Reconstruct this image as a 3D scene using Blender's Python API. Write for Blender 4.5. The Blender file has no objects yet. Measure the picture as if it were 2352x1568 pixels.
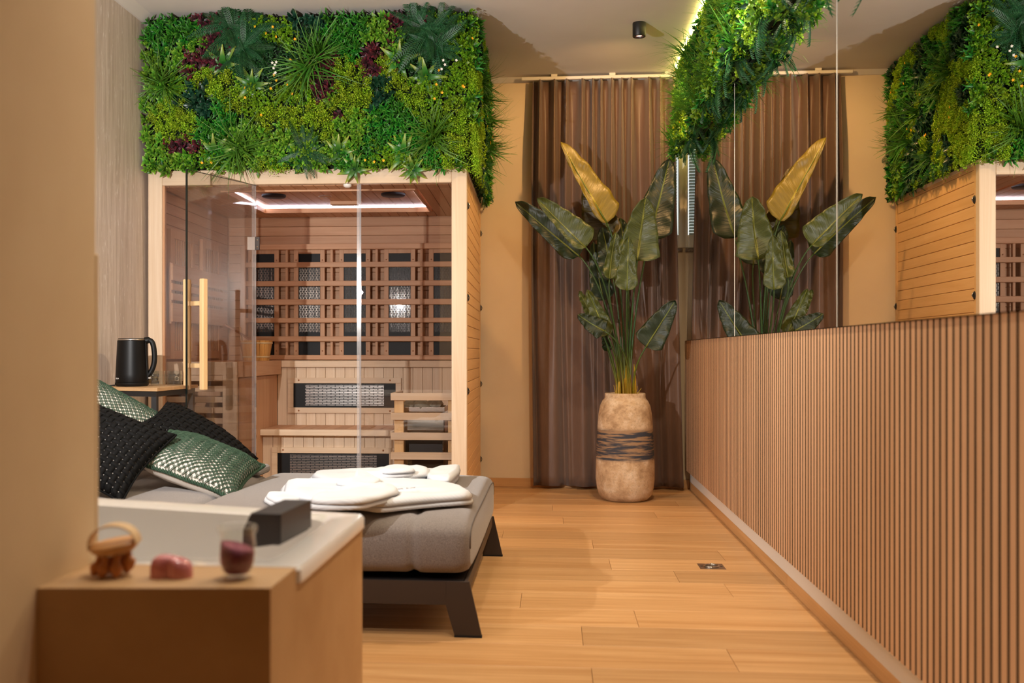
import bpy, math, random
from mathutils import Vector, Matrix, Quaternion, noise
random.seed(7)
SC = bpy.context.scene
COL = SC.collection
PI = math.pi
R = math.radians

# ---------------------------------------------------------------- camera, world, lights, exposure
F_PX, PX0, PY0, CAM_Z = 2287.0, 1080.0, 809.0, 0.9
YAW = math.atan(193 / F_PX)
cam_d = bpy.data.cameras.new('camera')
cam = bpy.data.objects.new('camera', cam_d)
COL.objects.link(cam)
cam.location = (0, 0, CAM_Z)
cam.rotation_euler = (PI / 2, 0, YAW)
cam_d.sensor_width = 36
cam_d.lens = F_PX / 2352 * 36
cam_d.shift_x = (1176 - PX0) / 2352
cam_d.shift_y = (PY0 - 784) / 2352
cam_d.clip_start = 0.05
cam_d.dof.use_dof = True
cam_d.dof.focus_distance = 5.0
cam_d.dof.aperture_fstop = 3.2
SC.camera = cam

SC.view_settings.view_transform = 'Standard'
SC.view_settings.look = 'None'
SC.view_settings.gamma = 1.0
SC.view_settings.use_curve_mapping = False
SC.view_settings.exposure = 0.25

world = bpy.data.worlds.new('daylight')
SC.world = world
world.use_nodes = True
_wn = world.node_tree
_bg = _wn.nodes['Background']
_sky = _wn.nodes.new('ShaderNodeTexSky')
_sky.sky_type = 'NISHITA'
_sky.sun_disc = False
_sky.sun_elevation = R(35)
_wn.links.new(_sky.outputs[0], _bg.inputs[0])
_bg.inputs[1].default_value = 0.10

WARM = (1.0, 0.79, 0.55)
def lamp(name, kind, loc, power, color, size=0.1, target=None, angle=120, blend=0.6):
    d = bpy.data.lights.new(name, kind)
    d.energy = power
    d.color = color
    if kind == 'AREA':
        d.size = size
    else:
        d.shadow_soft_size = size
    if kind == 'SPOT':
        d.spot_size = R(angle)
        d.spot_blend = blend
    o = bpy.data.objects.new(name, d)
    COL.objects.link(o)
    o.location = loc
    if target is not None:
        o.rotation_euler = (Vector(target) - Vector(loc)).to_track_quat('-Z', 'Y').to_euler()
    return o
# unseen white strobe on a stand by the bath, behind the partition
lamp('strobe_light', 'SPOT', (-1.55, 2.05, 1.42), 250, (1.0, 0.965, 0.935), 0.014, (-0.8, 5.3, 2.55), 146, 0.75)
# warm downlights in the ceiling row over the walkway (the one in view is the last of the row)
lamp('downlight_glow', 'SPOT', (0.46, 3.75, 2.66), 88, WARM, 0.05, (0.35, 3.95, 0), 150, 0.7)
lamp('downlight_glow', 'SPOT', (0.46, 2.50, 2.66), 50, WARM, 0.05, (0.52, 2.95, 0), 112, 0.8)
lamp('downlight_glow', 'SPOT', (-0.25, 1.80, 2.66), 58, (1, .90, .78), 0.05, (-0.42, 2.2, 0), 88, 0.8)  # outside the row: added to brighten the bath and partition, no fixture
lamp('downlight_glow', 'SPOT', (-1.05, 3.55, 2.66), 20, (1, .90, .78), 0.06, (-1.05, 3.6, 0), 150, 0.7)
lamp('downlight_glow', 'SPOT', (0.472, 5.61, 2.62), 40, (1, .56, .22), 0.03, (0.30, 6.5, 1.4), 150, 0.6)

# ---------------------------------------------------------------- helpers
_c, _s = math.cos(YAW), math.sin(YAW)
def _ray(x, y):
    a = (x - PX0) / F_PX
    b = -(y - PY0) / F_PX
    return Vector((a * _c - _s, a * _s + _c, b))
def at_y(x, y, Y):
    r = _ray(x, y); k = Y / r.y
    return Vector((r.x * k, Y, CAM_Z + r.z * k))
def at_z(x, y, z):
    r = _ray(x, y); k = (z - CAM_Z) / r.z
    return Vector((r.x * k, r.y * k, z))
SAUNA = Vector((-0.4646, 5.29, 0)); SROT = R(1.07)
_cg, _sg = math.cos(SROT), math.sin(SROT)
def at_s(x, y, yl):
    """point of the sauna's own frame seen at a photo position, on its plane y = yl"""
    r = _ray(x, y)
    k = (yl + SAUNA.y * _cg - SAUNA.x * _sg) / (-r.x * _sg + r.y * _cg)
    X, Y = r.x * k, r.y * k
    return Vector(((X - SAUNA.x) * _cg + (Y - SAUNA.y) * _sg, yl, CAM_Z + r.z * k))

class MB:
    def __init__(s):
        s.v = []; s.f = []; s.a = []
    def box(s, x0, x1, y0, y1, z0, z1):
        b = len(s.v)
        s.v += [(x0, y0, z0), (x1, y0, z0), (x1, y1, z0), (x0, y1, z0), (x0, y0, z1), (x1, y0, z1), (x1, y1, z1), (x0, y1, z1)]
        s.f += [tuple(b + i for i in q) for q in ((0, 3, 2, 1), (4, 5, 6, 7), (0, 1, 5, 4), (1, 2, 6, 5), (2, 3, 7, 6), (3, 0, 4, 7))]
        return s
    def prism(s, poly, z0, z1):
        b = len(s.v); n = len(poly)
        s.v += [(p[0], p[1], z0) for p in poly] + [(p[0], p[1], z1) for p in poly]
        s.f += [tuple(b + n - 1 - i for i in range(n)), tuple(b + n + i for i in range(n))]
        s.f += [(b + i, b + (i + 1) % n, b + n + (i + 1) % n, b + n + i) for i in range(n)]
        return s
    def loft(s, rings, cap0=True, cap1=True, closed=True):
        b = len(s.v); n = len(rings[0])
        for r in rings: s.v += [tuple(p) for p in r]
        m = n if closed else n - 1
        for k in range(len(rings) - 1):
            for i in range(m):
                j = (i + 1) % n
                s.f.append((b + k * n + i, b + k * n + j, b + (k + 1) * n + j, b + (k + 1) * n + i))
        if cap0: s.f.append(tuple(b + n - 1 - i for i in range(n)))
        if cap1: s.f.append(tuple(b + (len(rings) - 1) * n + i for i in range(n)))
        return s
    def lathe(s, prof, n=32, c=(0, 0, 0), cap0=False, cap1=False):
        rings = [[(c[0] + r * math.cos(2 * PI * i / n), c[1] + r * math.sin(2 * PI * i / n), c[2] + z) for i in range(n)] for r, z in prof]
        return s.loft(rings, cap0, cap1)
    def tube(s, pts, r, n=8, caps=True, flat=1.0):
        pts = [Vector(p) for p in pts]
        rr = r if hasattr(r, '__len__') else [r] * len(pts)
        rings = []; up = None
        for i, p in enumerate(pts):
            d = (pts[min(i + 1, len(pts) - 1)] - pts[max(i - 1, 0)]).normalized()
            if up is None:
                up = d.orthogonal().normalized()
            up = (up - d * up.dot(d)).normalized()
            w = d.cross(up)
            rings.append([p + up * (rr[i] * math.cos(2 * PI * k / n)) + w * (rr[i] * flat * math.sin(2 * PI * k / n)) for k in range(n)])
        return s.loft(rings, caps, caps)
    def grid(s, fn, nu, nv):
        b = len(s.v)
        for i in range(nu + 1):
            for j in range(nv + 1):
                s.v.append(tuple(fn(i / nu, j / nv)))
        w = nv + 1
        for i in range(nu):
            for j in range(nv):
                s.f.append((b + i * w + j, b + (i + 1) * w + j, b + (i + 1) * w + j + 1, b + i * w + j + 1))
        return s
    def mesh(s, name, m, smooth=False):
        me = bpy.data.meshes.new(name)
        me.from_pydata(s.v, [], s.f)
        if s.a:
            at = me.attributes.new('tone', 'FLOAT', 'POINT')
            at.data.foreach_set('value', s.a)
        for k in (m if isinstance(m, (list, tuple)) else [m]):
            me.materials.append(k)
        if smooth:
            me.shade_smooth()
        return me
    def obj(s, name, m, parent=None, smooth=False, bev=0, seg=2, auto=False):
        o = link(name, s.mesh(name, m, smooth or auto), parent)
        if bev:
            md = o.modifiers.new('bevel', 'BEVEL'); md.width = bev; md.segments = seg; md.limit_method = 'ANGLE'; md.angle_limit = R(40)
            if not smooth and not auto:
                pass
        if auto:
            try:
                o.data.set_sharp_from_angle(angle=R(40))
            except Exception:
                pass
        return o
def link(name, me, parent=None):
    o = bpy.data.objects.new(name, me)
    COL.objects.link(o)
    if parent is not None:
        o.parent = parent
    return o
def tag(o, label=None, cat=None, group=None, kind=None):
    if label: o['label'] = label
    if cat: o['category'] = cat
    if group: o['group'] = group
    if kind: o['kind'] = kind
    return o
def thing(name, label, cat, loc=(0, 0, 0), rz=0, group=None):
    o = bpy.data.objects.new(name, None)
    COL.objects.link(o)
    o.empty_display_size = 0.1
    o.location = loc; o.rotation_euler = (0, 0, rz)
    return tag(o, label, cat, group)
def copy_tree(o, parent=None):
    c = o.copy(); COL.objects.link(c); c.parent = parent
    for ch in list(o.children):
        copy_tree(ch, c)
    return c
def bxo(name, m, parent, x0, x1, y0, y1, z0, z1, bev=0.002):
    """one board as an object with its own origin in its middle"""
    cx, cy, cz = (x0 + x1) / 2, (y0 + y1) / 2, (z0 + z1) / 2
    o = MB().box(x0 - cx, x1 - cx, y0 - cy, y1 - cy, z0 - cz, z1 - cz).obj(name, m, parent, bev=bev, seg=1)
    o.location = (cx, cy, cz)
    return o
def share(name, me, parent, loc, rot=None, scale=None):
    o = link(name, me, parent); o.location = loc
    if rot is not None: o.rotation_euler = rot
    if scale is not None: o.scale = scale
    return o
def sstep(t):
    t = max(0.0, min(1.0, t)); return t * t * (3 - 2 * t)
def round_poly(pts, rad, n=6):
    out = []
    m = len(pts)
    for i in range(m):
        p = Vector(pts[i]); a = Vector(pts[i - 1]); b = Vector(pts[(i + 1) % m])
        da = (a - p).normalized(); db = (b - p).normalized()
        r = min(rad, (a - p).length * .45, (b - p).length * .45)
        p0, p1 = p + da * r, p + db * r
        for k in range(n + 1):
            t = k / n
            out.append((1 - t) ** 2 * p0 + 2 * t * (1 - t) * p + t * t * p1)
    return out
def smooth_closed(pts, n=4):
    pts = [Vector(p) for p in pts]; m = len(pts); out = []
    for i in range(m):
        p0, p1, p2, p3 = pts[i - 1], pts[i], pts[(i + 1) % m], pts[(i + 2) % m]
        for k in range(n):
            t = k / n
            out.append(0.5 * (2 * p1 + (p2 - p0) * t + (2 * p0 - 5 * p1 + 4 * p2 - p3) * t * t + (3 * p1 - p0 - 3 * p2 + p3) * t ** 3))
    return out

# ---------------------------------------------------------------- materials
def srgb(r, g, b):
    f = lambda c: (c / 255 / 12.92) if c / 255 <= 0.04045 else ((c / 255 + 0.055) / 1.055) ** 2.4
    return (f(r), f(g), f(b), 1)
class NT:
    def __init__(s, name):
        s.m = bpy.data.materials.new(name); s.m.use_nodes = True
        s.t = s.m.node_tree; s.p = s.t.nodes['Principled BSDF']; s.out = s.t.nodes['Material Output']
    def n(s, typ, ins=None, **props):
        nd = s.t.nodes.new('ShaderNode' + typ)
        for k, v in props.items(): setattr(nd, k, v)
        for k, v in (ins or {}).items(): s.set(nd, k, v)
        return nd
    def set(s, nd, k, v):
        i = nd.inputs[k]
        if isinstance(v, bpy.types.NodeSocket): s.t.links.new(v, i)
        elif hasattr(v, 'outputs'): s.t.links.new(v.outputs[0], i)
        else: i.default_value = v
    def P(s, **kw):
        names = dict(base='Base Color', rough='Roughness', metal='Metallic', normal='Normal', spec='Specular IOR Level', sheen='Sheen Weight', coat='Coat Weight', emit='Emission Color', estr='Emission Strength', ior='IOR', trans='Transmission Weight', alpha='Alpha')
        for k, v in kw.items(): s.set(s.p, names[k], v)
        return s.m
    def coord(s, scale=(1, 1, 1), kind='Object', rnd=0.0, rot=(0, 0, 0)):
        tc = s.n('TexCoord')
        src = tc.outputs[kind]
        mp = s.n('Mapping'); s.t.links.new(src, mp.inputs['Vector'])
        mp.inputs['Scale'].default_value = scale
        mp.inputs['Rotation'].default_value = rot
        if rnd:
            oi = s.n('ObjectInfo')
            mu = s.n('Math', {0: oi.outputs['Random'], 1: rnd}, operation='MULTIPLY')
            cb = s.n('CombineXYZ', {0: mu, 1: mu, 2: mu})
            s.t.links.new(cb.outputs[0], mp.inputs['Location'])
        return mp
    def noise(s, vec, scale=5, detail=4, rough=.55, dist=0):
        return s.n('TexNoise', {'Vector': vec, 'Scale': scale, 'Detail': detail, 'Roughness': rough, 'Distortion': dist})
    def ramp(s, fac, stops):
        r = s.n('ValToRGB'); s.set(r, 'Fac', fac)
        e = r.color_ramp.elements
        while len(e) < len(stops): e.new(0.5)
        for el, (p, c) in zip(e, stops): el.position = p; el.color = c
        return r
    def mix(s, fac, a, b, mode='MIX'):
        m = s.n('Mix', data_type='RGBA', blend_type=mode)
        for i, v in ((0, fac), (6, a), (7, b)):
            if isinstance(v, bpy.types.NodeSocket): s.t.links.new(v, m.inputs[i])
            elif hasattr(v, 'outputs'): s.t.links.new(v.outputs[0], m.inputs[i])
            else: m.inputs[i].default_value = v
        return m.outputs[2]
    def math(s, op, a, b=0.0, c=None):
        d = {0: a, 1: b}
        if c is not None: d[2] = c
        return s.n('Math', d, operation=op)
    def bump(s, h, strength=.2, dist=.01):
        return s.n('Bump', {'Height': h, 'Strength': strength, 'Distance': dist})
def plain(name, col, rough=.5, metal=0, spec=.5, **kw):
    return NT(name).P(base=col, rough=rough, metal=metal, spec=spec, **kw)
def noisy(name, c1, c2, scale=6, rough=.6, bump=.1, bscale=None, spec=.4, dist=.004, detail=5):
    t = NT(name); v = t.coord()
    n = t.noise(v, scale, detail)
    r = t.ramp(n.outputs[0], [(.3, c1), (.7, c2)])
    b = t.noise(v, bscale or scale * 6, 4)
    return t.P(base=r, rough=rough, spec=spec, normal=t.bump(b.outputs[0], bump, dist))
def wood(name, c1, c2, axis=0, freq=9, rough=.45, tone=.12, rnd=40, bump=.06, spec=.4, knots=0):
    """straight grain along one axis of the piece, its own offset and tone for each piece"""
    t = NT(name)
    sc = [freq, freq, freq]; sc[axis] = freq * .05
    v = t.coord(tuple(sc), rnd=rnd)
    n1 = t.noise(v, 2.2, 5, .6, 1.2)
    sc2 = [freq * 14] * 3; sc2[axis] = freq * .25
    v2 = t.coord(tuple(sc2), rnd=rnd)
    n2 = t.noise(v2, 1.5, 3, .5)
    f = t.math('ADD', t.math('MULTIPLY', n1.outputs[0], .72), t.math('MULTIPLY', n2.outputs[0], .28))
    r = t.ramp(f, [(.32, c1), (.68, c2)])
    oi = t.n('ObjectInfo')
    k = t.math('MULTIPLY_ADD', oi.outputs['Random'], tone * 2, 1 - tone)
    hsv = t.n('HueSaturation', {'Color': r, 'Value': k})
    return t.P(base=hsv, rough=rough, spec=spec, normal=t.bump(n2.outputs[0], bump, .002))
def clear(name, tint, refl=1.0, rough=0.0, ior=1.45):
    """thin clear pane: fresnel mirror over a tinted see-through layer"""
    t = NT(name)
    bk = t.n('NewGeometry').outputs['Backfacing']
    io = t.math('MULTIPLY_ADD', bk, 1 / ior - ior, ior)
    fr = t.n('Fresnel', {'IOR': io})
    fac = t.n('Math', {0: fr, 1: refl}, operation='MULTIPLY', use_clamp=True)
    tr = t.n('BsdfTransparent', {'Color': tint})
    gl = t.n('BsdfGlossy', {'Color': (1, 1, 1, 1), 'Roughness': rough})
    mx = t.n('MixShader', {0: fac, 1: tr, 2: gl})
    t.t.links.new(mx.outputs[0], t.out.inputs['Surface'])
    return t.m
def emis(name, col, strength):
    t = NT(name)
    e = t.n('Emission', {'Color': col, 'Strength': strength})
    t.t.links.new(e.outputs[0], t.out.inputs['Surface'])
    return t.m

M = {}
M['wall'] = noisy('wall_paint', srgb(228, 206, 172), srgb(233, 213, 180), 3, .85, .05, 90, .25, .001)
M['ceiling'] = noisy('ceiling_paint', srgb(210, 203, 195), srgb(217, 211, 204), 2, .9, .03, 60, .2, .001)
M['white'] = plain('white_paint', srgb(232, 226, 216), .55)
M['partition'] = noisy('plaster', srgb(208, 180, 142), srgb(216, 190, 152), 4, .75, .06, 70, .3, .001)
M['micro'] = noisy('microcement', srgb(182, 144, 100), srgb(198, 162, 118), 5, .55, .08, 40, .4, .001)
M['acrylic'] = plain('bath_acrylic', srgb(238, 236, 234), .16, coat=.3)
t = NT('wallpaper')
v = t.coord((1, 26, 1.1)); n1 = t.noise(v, 2.0, 6, .65)
v2 = t.coord((1, 90, 9)); n2 = t.noise(v2, 1.6, 4, .6)
base = t.ramp(n1.outputs[0], [(.3, srgb(184, 166, 148)), (.5, srgb(204, 187, 171)), (.72, srgb(220, 206, 192))])
fleck = t.ramp(n2.outputs[0], [(.60, (0, 0, 0, 1)), (.72, (1, 1, 1, 1))])
M['wallpaper'] = t.P(base=t.mix(fleck.outputs[0], base.outputs[0], srgb(240, 232, 224)), rough=.55, normal=t.bump(n2.outputs[0], .25, .003))
M['floor'] = wood('floor_oak', srgb(186, 136, 84), srgb(218, 174, 122), 0, 7, .38, .15, 60, .05, .45)
M['base'] = wood('baseboard_oak', srgb(196, 146, 92), srgb(218, 172, 118), 1, 7, .42, .03, 10, .05)
M['basex'] = wood('baseboard_back_oak', srgb(196, 146, 92), srgb(218, 172, 118), 0, 7, .42, .03, 10, .05)
M['slat'] = wood('slat_oak', srgb(196, 153, 116), srgb(220, 181, 144), 2, 10, .5, .07, 50, .06)
M['dim'] = noisy('bounce_cut_paint', srgb(62, 48, 36), srgb(70, 54, 40), 3, .85)  # dark tone made up to keep bounced light off the bath front
M['felt'] = plain('dark_felt', srgb(34, 26, 22), .95, spec=.1)
hem1, hem2 = srgb(212, 184, 152), srgb(228, 206, 180)
for ax, nm in enumerate('xyz'):
    M['hem' + nm] = wood('hemlock_' + nm, hem1, hem2, ax, 8, .5, .05, 30, .05)
    M['ced' + nm] = wood('warm_hemlock_' + nm, srgb(196, 146, 108), srgb(216, 172, 134), ax, 8, .5, .07, 30, .05)
M['side'] = wood('sauna_side_board', srgb(214, 166, 110), srgb(228, 184, 130), 1, 8, .45, .04, 30, .05)
M['pine'] = wood('pine_z', srgb(222, 180, 124), srgb(238, 206, 158), 2, 10, .5, .05, 30, .05)
M['birch'] = wood('bucket_pine', srgb(206, 148, 78), srgb(226, 178, 108), 2, 10, .5, .08, 30, .05)
M['ladle'] = wood('ladle_wood', srgb(132, 84, 50), srgb(160, 106, 68), 0, 10, .5, .05, 30, .05)
M['ply'] = wood('table_oak', srgb(176, 136, 94), srgb(202, 164, 120), 0, 8, .45, .03, 10, .05)
M['black'] = plain('black_metal', srgb(28, 27, 28), .45)
M['blackmatte'] = plain('matte_black', srgb(8, 8, 9), .5, spec=.3)
M['kettle'] = plain('kettle_black', srgb(7, 7, 8), .42, spec=.25)
M['bronze'] = plain('bed_frame_metal', srgb(62, 52, 47), .5, spec=.3)
M['rubber'] = plain('rubber', srgb(16, 15, 15), .8)
M['steel'] = plain('brushed_steel', srgb(190, 184, 178), .25, 1)
M['polish'] = plain('polished_steel', srgb(200, 196, 190), .06, 1)
M['mirror'] = plain('mirror_silver', (.90, .90, .88, 1), 0.0, 1)
M['seam'] = plain('glass_edge', srgb(210, 206, 196), .2)
M['glass'] = clear('clear_glass', (.97, .98, .97, 1), 1.0)
M['pane'] = clear('sauna_glass', (.90, .88, .87, 1), 1.3, 0, 1.5)
M['paneedge'] = plain('glass_edge_dark', srgb(22, 28, 26), .15)
M['panelight'] = clear('glass_edge_seal', (.72, .68, .66, 1), 3.0, .05, 1.6)
t = NT('door_seal'); d_ = t.n('BsdfDiffuse', {'Color': (.80, .80, .84, 1)}); g_ = t.n('BsdfGlossy', {'Roughness': .12}); tr_ = t.n('BsdfTransparent')
m1 = t.n('MixShader', {0: .35, 1: d_, 2: g_}); m2 = t.n('MixShader', {0: .26, 1: tr_, 2: m1}); t.t.links.new(m2.outputs[0], t.out.inputs['Surface'])
M['seal'] = t.m
M['spout'] = plain('spout_black', srgb(40, 36, 39), .42, spec=.5)
M['led'] = emis('led_white', (.86, .84, 1.0, 1), 13.0)
M['ledwarm'] = emis('led_warm', (1.0, .80, .22, 1), 22.0)
M['lampred'] = emis('lamp_glow', (1.0, .42, .30, 1), 6.0)
M['speaker'] = plain('speaker_black', srgb(24, 24, 34), .5)
M['dome'] = plain('sensor_white', srgb(236, 234, 230), .3)
t = NT('grey_linen'); v = t.coord((1, 1, 1)); n1 = t.noise(v, 420, 2, .6); n2 = t.noise(v, 7, 3)
c = t.ramp(n1.outputs[0], [(.3, srgb(92, 84, 80)), (.7, srgb(142, 132, 126))])
M['linen'] = t.P(base=t.mix(t.math('MULTIPLY', n2.outputs[0], .35), c.outputs[0], srgb(110, 101, 96)), rough=.9, spec=.2, sheen=.3, normal=t.bump(n1.outputs[0], .35, .002))
M['piping'] = plain('grey_piping', srgb(92, 84, 80), .9)
t = NT('robe_waffle'); v = t.coord((1, 1, 1)); w = t.n('TexWave', {'Vector': v, 'Scale': 38.0, 'Distortion': 1.0, 'Detail': 1.0}, bands_direction='Y')
n1 = t.noise(v, 16, 4)
h = t.math('ADD', t.math('MULTIPLY', w.outputs[1], .35), n1.outputs[0])
M['robe'] = t.P(base=srgb(202, 204, 208), rough=.9, spec=.15, sheen=.2, normal=t.bump(h, .22, .005))
M['thread'] = plain('grey_thread', srgb(168, 162, 164), .9)
M['cotton'] = noisy('cushion_cotton', srgb(214, 204, 192), srgb(228, 219, 208), 14, .9, .2, 24, .15, .006)
M['cord'] = noisy('green_cord', srgb(40, 60, 46), srgb(66, 88, 70), 60, .8, .3, 300, .2, .002)
M['strap'] = noisy('black_strap', srgb(5, 5, 5), srgb(12, 12, 13), 50, .75, .4, 300, .15, .002)
t = NT('curtain_satin'); v = t.coord((300, 300, 6)); n1 = t.noise(v, 2, 2)
M['curtain'] = t.P(base=t.ramp(n1.outputs[0], [(.3, srgb(98, 75, 62)), (.7, srgb(112, 88, 74))]), rough=.42, spec=.35, sheen=.25, normal=t.bump(n1.outputs[0], .08, .001))
M['granite'] = noisy('granite', srgb(70, 56, 44), srgb(170, 142, 112), 90, .3, .05, 200)
M['pvc'] = plain('window_frame', srgb(246, 240, 222), .35)
M['slatwhite'] = plain('blind_slat', srgb(206, 218, 214), .4)
M['stone'] = noisy('heater_stone', srgb(96, 98, 92), srgb(150, 152, 142), 20, .85, .6, 60, .3, .01)
M['salt'] = noisy('bath_salt', srgb(120, 52, 72), srgb(160, 84, 104), 120, .7, .8, 220, .4, .004)
M['soap'] = noisy('pink_soap', srgb(196, 110, 112), srgb(226, 150, 150), 14, .18, .1, 30, .6, .004)
M['handlewood'] = wood('brush_beech', srgb(196, 140, 82), srgb(222, 172, 114), 0, 12, .45, .04, 10, .05)
M['knobwood'] = wood('brush_knob', srgb(176, 104, 48), srgb(206, 134, 70), 2, 14, .4, .08, 30, .05)
M['strapband'] = plain('brush_strap', srgb(222, 190, 146), .7)
M['cream'] = plain('sugar', srgb(214, 190, 146), .8)
M['wire'] = plain('chrome_wire', srgb(200, 196, 196), .15, 1)
M['knot'] = plain('wood_plug', srgb(164, 112, 74), .5)
M['void'] = plain('dark_gap', srgb(30, 20, 14), .9, spec=.1)
def grill(name, vert, sx, sy, mo, rg_=.47, c=150):
    t = NT(name)
    v = t.coord((1, 1, 1), rot=(R(90), 0, 0) if not vert else (R(90), 0, R(90)))
    b = t.n('TexBrick', {'Vector': v, 'Color1': (1, 1, 1, 1), 'Color2': (1, 1, 1, 1), 'Mortar': (0, 0, 0, 1), 'Scale': 1.0, 'Mortar Size': mo, 'Brick Width': sx, 'Row Height': sy, 'Mortar Smooth': .1})
    f = b.outputs['Color']
    return t.P(base=t.mix(f, srgb(8, 8, 9), srgb(c, c - 6, c - 11)), metal=f, rough=t.math('MULTIPLY_ADD', f, -rg_, .5))
M['grillh'] = grill('heater_grille_level', False, .054, .0099, .0027, .26, 225)
M['grillv'] = grill('heater_grille_upright', True, .030, .0095, .0034)
t = NT('vase_clay'); v = t.coord((1, 1, 1)); n1 = t.noise(v, 9, 6, .65); n2 = t.noise(v, 70, 4, .7)
clay = t.ramp(n1.outputs[0], [(.30, srgb(150, 118, 84)), (.5, srgb(198, 168, 132)), (.68, srgb(222, 202, 174))])
clay2 = t.mix(t.math('MULTIPLY', t.ramp(n2.outputs[0], [(.5, (0, 0, 0, 1)), (.75, (1, 1, 1, 1))]).outputs[0], .5), clay.outputs[0], srgb(120, 92, 64))
vb = t.coord((5, 5, 62)); n3 = t.noise(vb, 1.0, 4, .6)
sep = t.n('SeparateXYZ', {0: t.n('TexCoord').outputs['Object']})
zz = t.math('ADD', sep.outputs[2], t.math('MULTIPLY', n3.outputs[0], .04))
band = t.ramp(zz, [(.265, (0, 0, 0, 1)), (.285, (1, 1, 1, 1)), (.445, (1, 1, 1, 1)), (.465, (0, 0, 0, 1))])
stroke = t.ramp(n3.outputs[0], [(.44, (0, 0, 0, 1)), (.54, (1, 1, 1, 1))])
bc = t.mix(stroke.outputs[0], srgb(156, 126, 96), srgb(62, 64, 72))
M['vase'] = t.P(base=t.mix(band.outputs[0], clay2, bc), rough=.8, spec=.25, normal=t.bump(t.math('ADD', n2.outputs[0], t.math('MULTIPLY', n3.outputs[0], .6)), .45, .006))
M['vasein'] = plain('vase_inside', srgb(46, 36, 30), .9)

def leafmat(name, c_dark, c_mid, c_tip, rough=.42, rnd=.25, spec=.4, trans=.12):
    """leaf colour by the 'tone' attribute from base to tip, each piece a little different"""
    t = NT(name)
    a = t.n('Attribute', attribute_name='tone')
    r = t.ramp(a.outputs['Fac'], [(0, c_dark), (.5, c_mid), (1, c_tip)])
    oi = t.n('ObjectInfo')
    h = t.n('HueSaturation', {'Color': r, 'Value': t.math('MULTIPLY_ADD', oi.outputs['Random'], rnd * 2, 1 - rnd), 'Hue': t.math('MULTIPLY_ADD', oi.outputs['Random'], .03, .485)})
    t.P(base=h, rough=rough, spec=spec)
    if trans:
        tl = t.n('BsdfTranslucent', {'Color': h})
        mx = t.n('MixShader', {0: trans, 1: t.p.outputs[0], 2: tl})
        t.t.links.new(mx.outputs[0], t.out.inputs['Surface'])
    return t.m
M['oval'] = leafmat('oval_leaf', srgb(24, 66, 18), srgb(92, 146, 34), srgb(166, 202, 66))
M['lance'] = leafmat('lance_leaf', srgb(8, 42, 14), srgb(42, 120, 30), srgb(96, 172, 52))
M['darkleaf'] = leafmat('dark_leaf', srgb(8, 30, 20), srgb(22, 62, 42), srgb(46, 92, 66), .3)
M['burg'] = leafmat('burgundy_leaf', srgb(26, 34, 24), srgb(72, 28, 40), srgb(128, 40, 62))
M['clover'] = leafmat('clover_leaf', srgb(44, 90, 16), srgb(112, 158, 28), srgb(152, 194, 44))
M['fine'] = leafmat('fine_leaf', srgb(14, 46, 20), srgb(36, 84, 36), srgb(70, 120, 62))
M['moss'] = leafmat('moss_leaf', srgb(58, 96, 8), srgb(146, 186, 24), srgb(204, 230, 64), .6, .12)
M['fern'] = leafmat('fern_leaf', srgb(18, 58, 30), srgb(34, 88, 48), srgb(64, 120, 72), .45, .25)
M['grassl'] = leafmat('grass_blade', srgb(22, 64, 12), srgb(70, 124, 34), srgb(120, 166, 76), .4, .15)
M['ros'] = leafmat('rosette_leaf', srgb(20, 74, 24), srgb(62, 120, 40), srgb(160, 172, 60), .35, .1)
M['yflower'] = plain('yellow_petal', srgb(244, 180, 20), .5)
M['wflower'] = plain('white_petal', srgb(236, 234, 224), .5)
M['panelback'] = noisy('panel_mesh_green', srgb(8, 22, 8), srgb(18, 40, 14), 60, .9, .3, 100)
M['stem'] = leafmat('leaf_stalk', srgb(176, 134, 30), srgb(96, 104, 34), srgb(46, 74, 34), .4, .08, .4, 0)
M['sheath'] = leafmat('stalk_sheath', srgb(150, 110, 34), srgb(196, 154, 44), srgb(120, 118, 40), .5, .15, .4, 0)
def banana(name, c1, c2, rib):
    t = NT(name)
    uv = t.n('UVMap')
    sep = t.n('SeparateXYZ', {0: uv.outputs[0]})
    side = t.math('ABSOLUTE', t.math('SUBTRACT', sep.outputs[0], .5))
    ph = t.math('MULTIPLY_ADD', side, -.30, sep.outputs[1])
    w1 = t.n('CombineXYZ', {0: t.math('MULTIPLY', ph, 1.0), 1: t.math('MULTIPLY', side, .06), 2: 0.0})
    n1 = t.noise(w1, 34, 3, .55)
    n2 = t.noise(w1, 9, 2)
    c = t.ramp(t.math('ADD', t.math('MULTIPLY', n1.outputs[0], .6), t.math('MULTIPLY', n2.outputs[0], .4)), [(.25, c1), (.72, c2)])
    mid = t.ramp(side, [(.012, (1, 1, 1, 1)), (.035, (0, 0, 0, 1))])
    return t.P(base=t.mix(mid.outputs[0], c.outputs[0], rib), rough=.38, spec=.45, normal=t.bump(n1.outputs[0], .38, .010))
M['ban'] = banana('banana_leaf', srgb(44, 56, 20), srgb(78, 86, 30), srgb(140, 142, 40))
M['ban2'] = banana('banana_leaf_dark', srgb(18, 30, 13), srgb(32, 48, 20), srgb(96, 110, 40))
M['ban4'] = banana('banana_leaf_brown', srgb(56, 46, 12), srgb(86, 70, 20), srgb(120, 108, 34))
M['ban3'] = banana('banana_leaf_olive', srgb(96, 84, 22), srgb(140, 118, 36), srgb(160, 146, 40))
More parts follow.
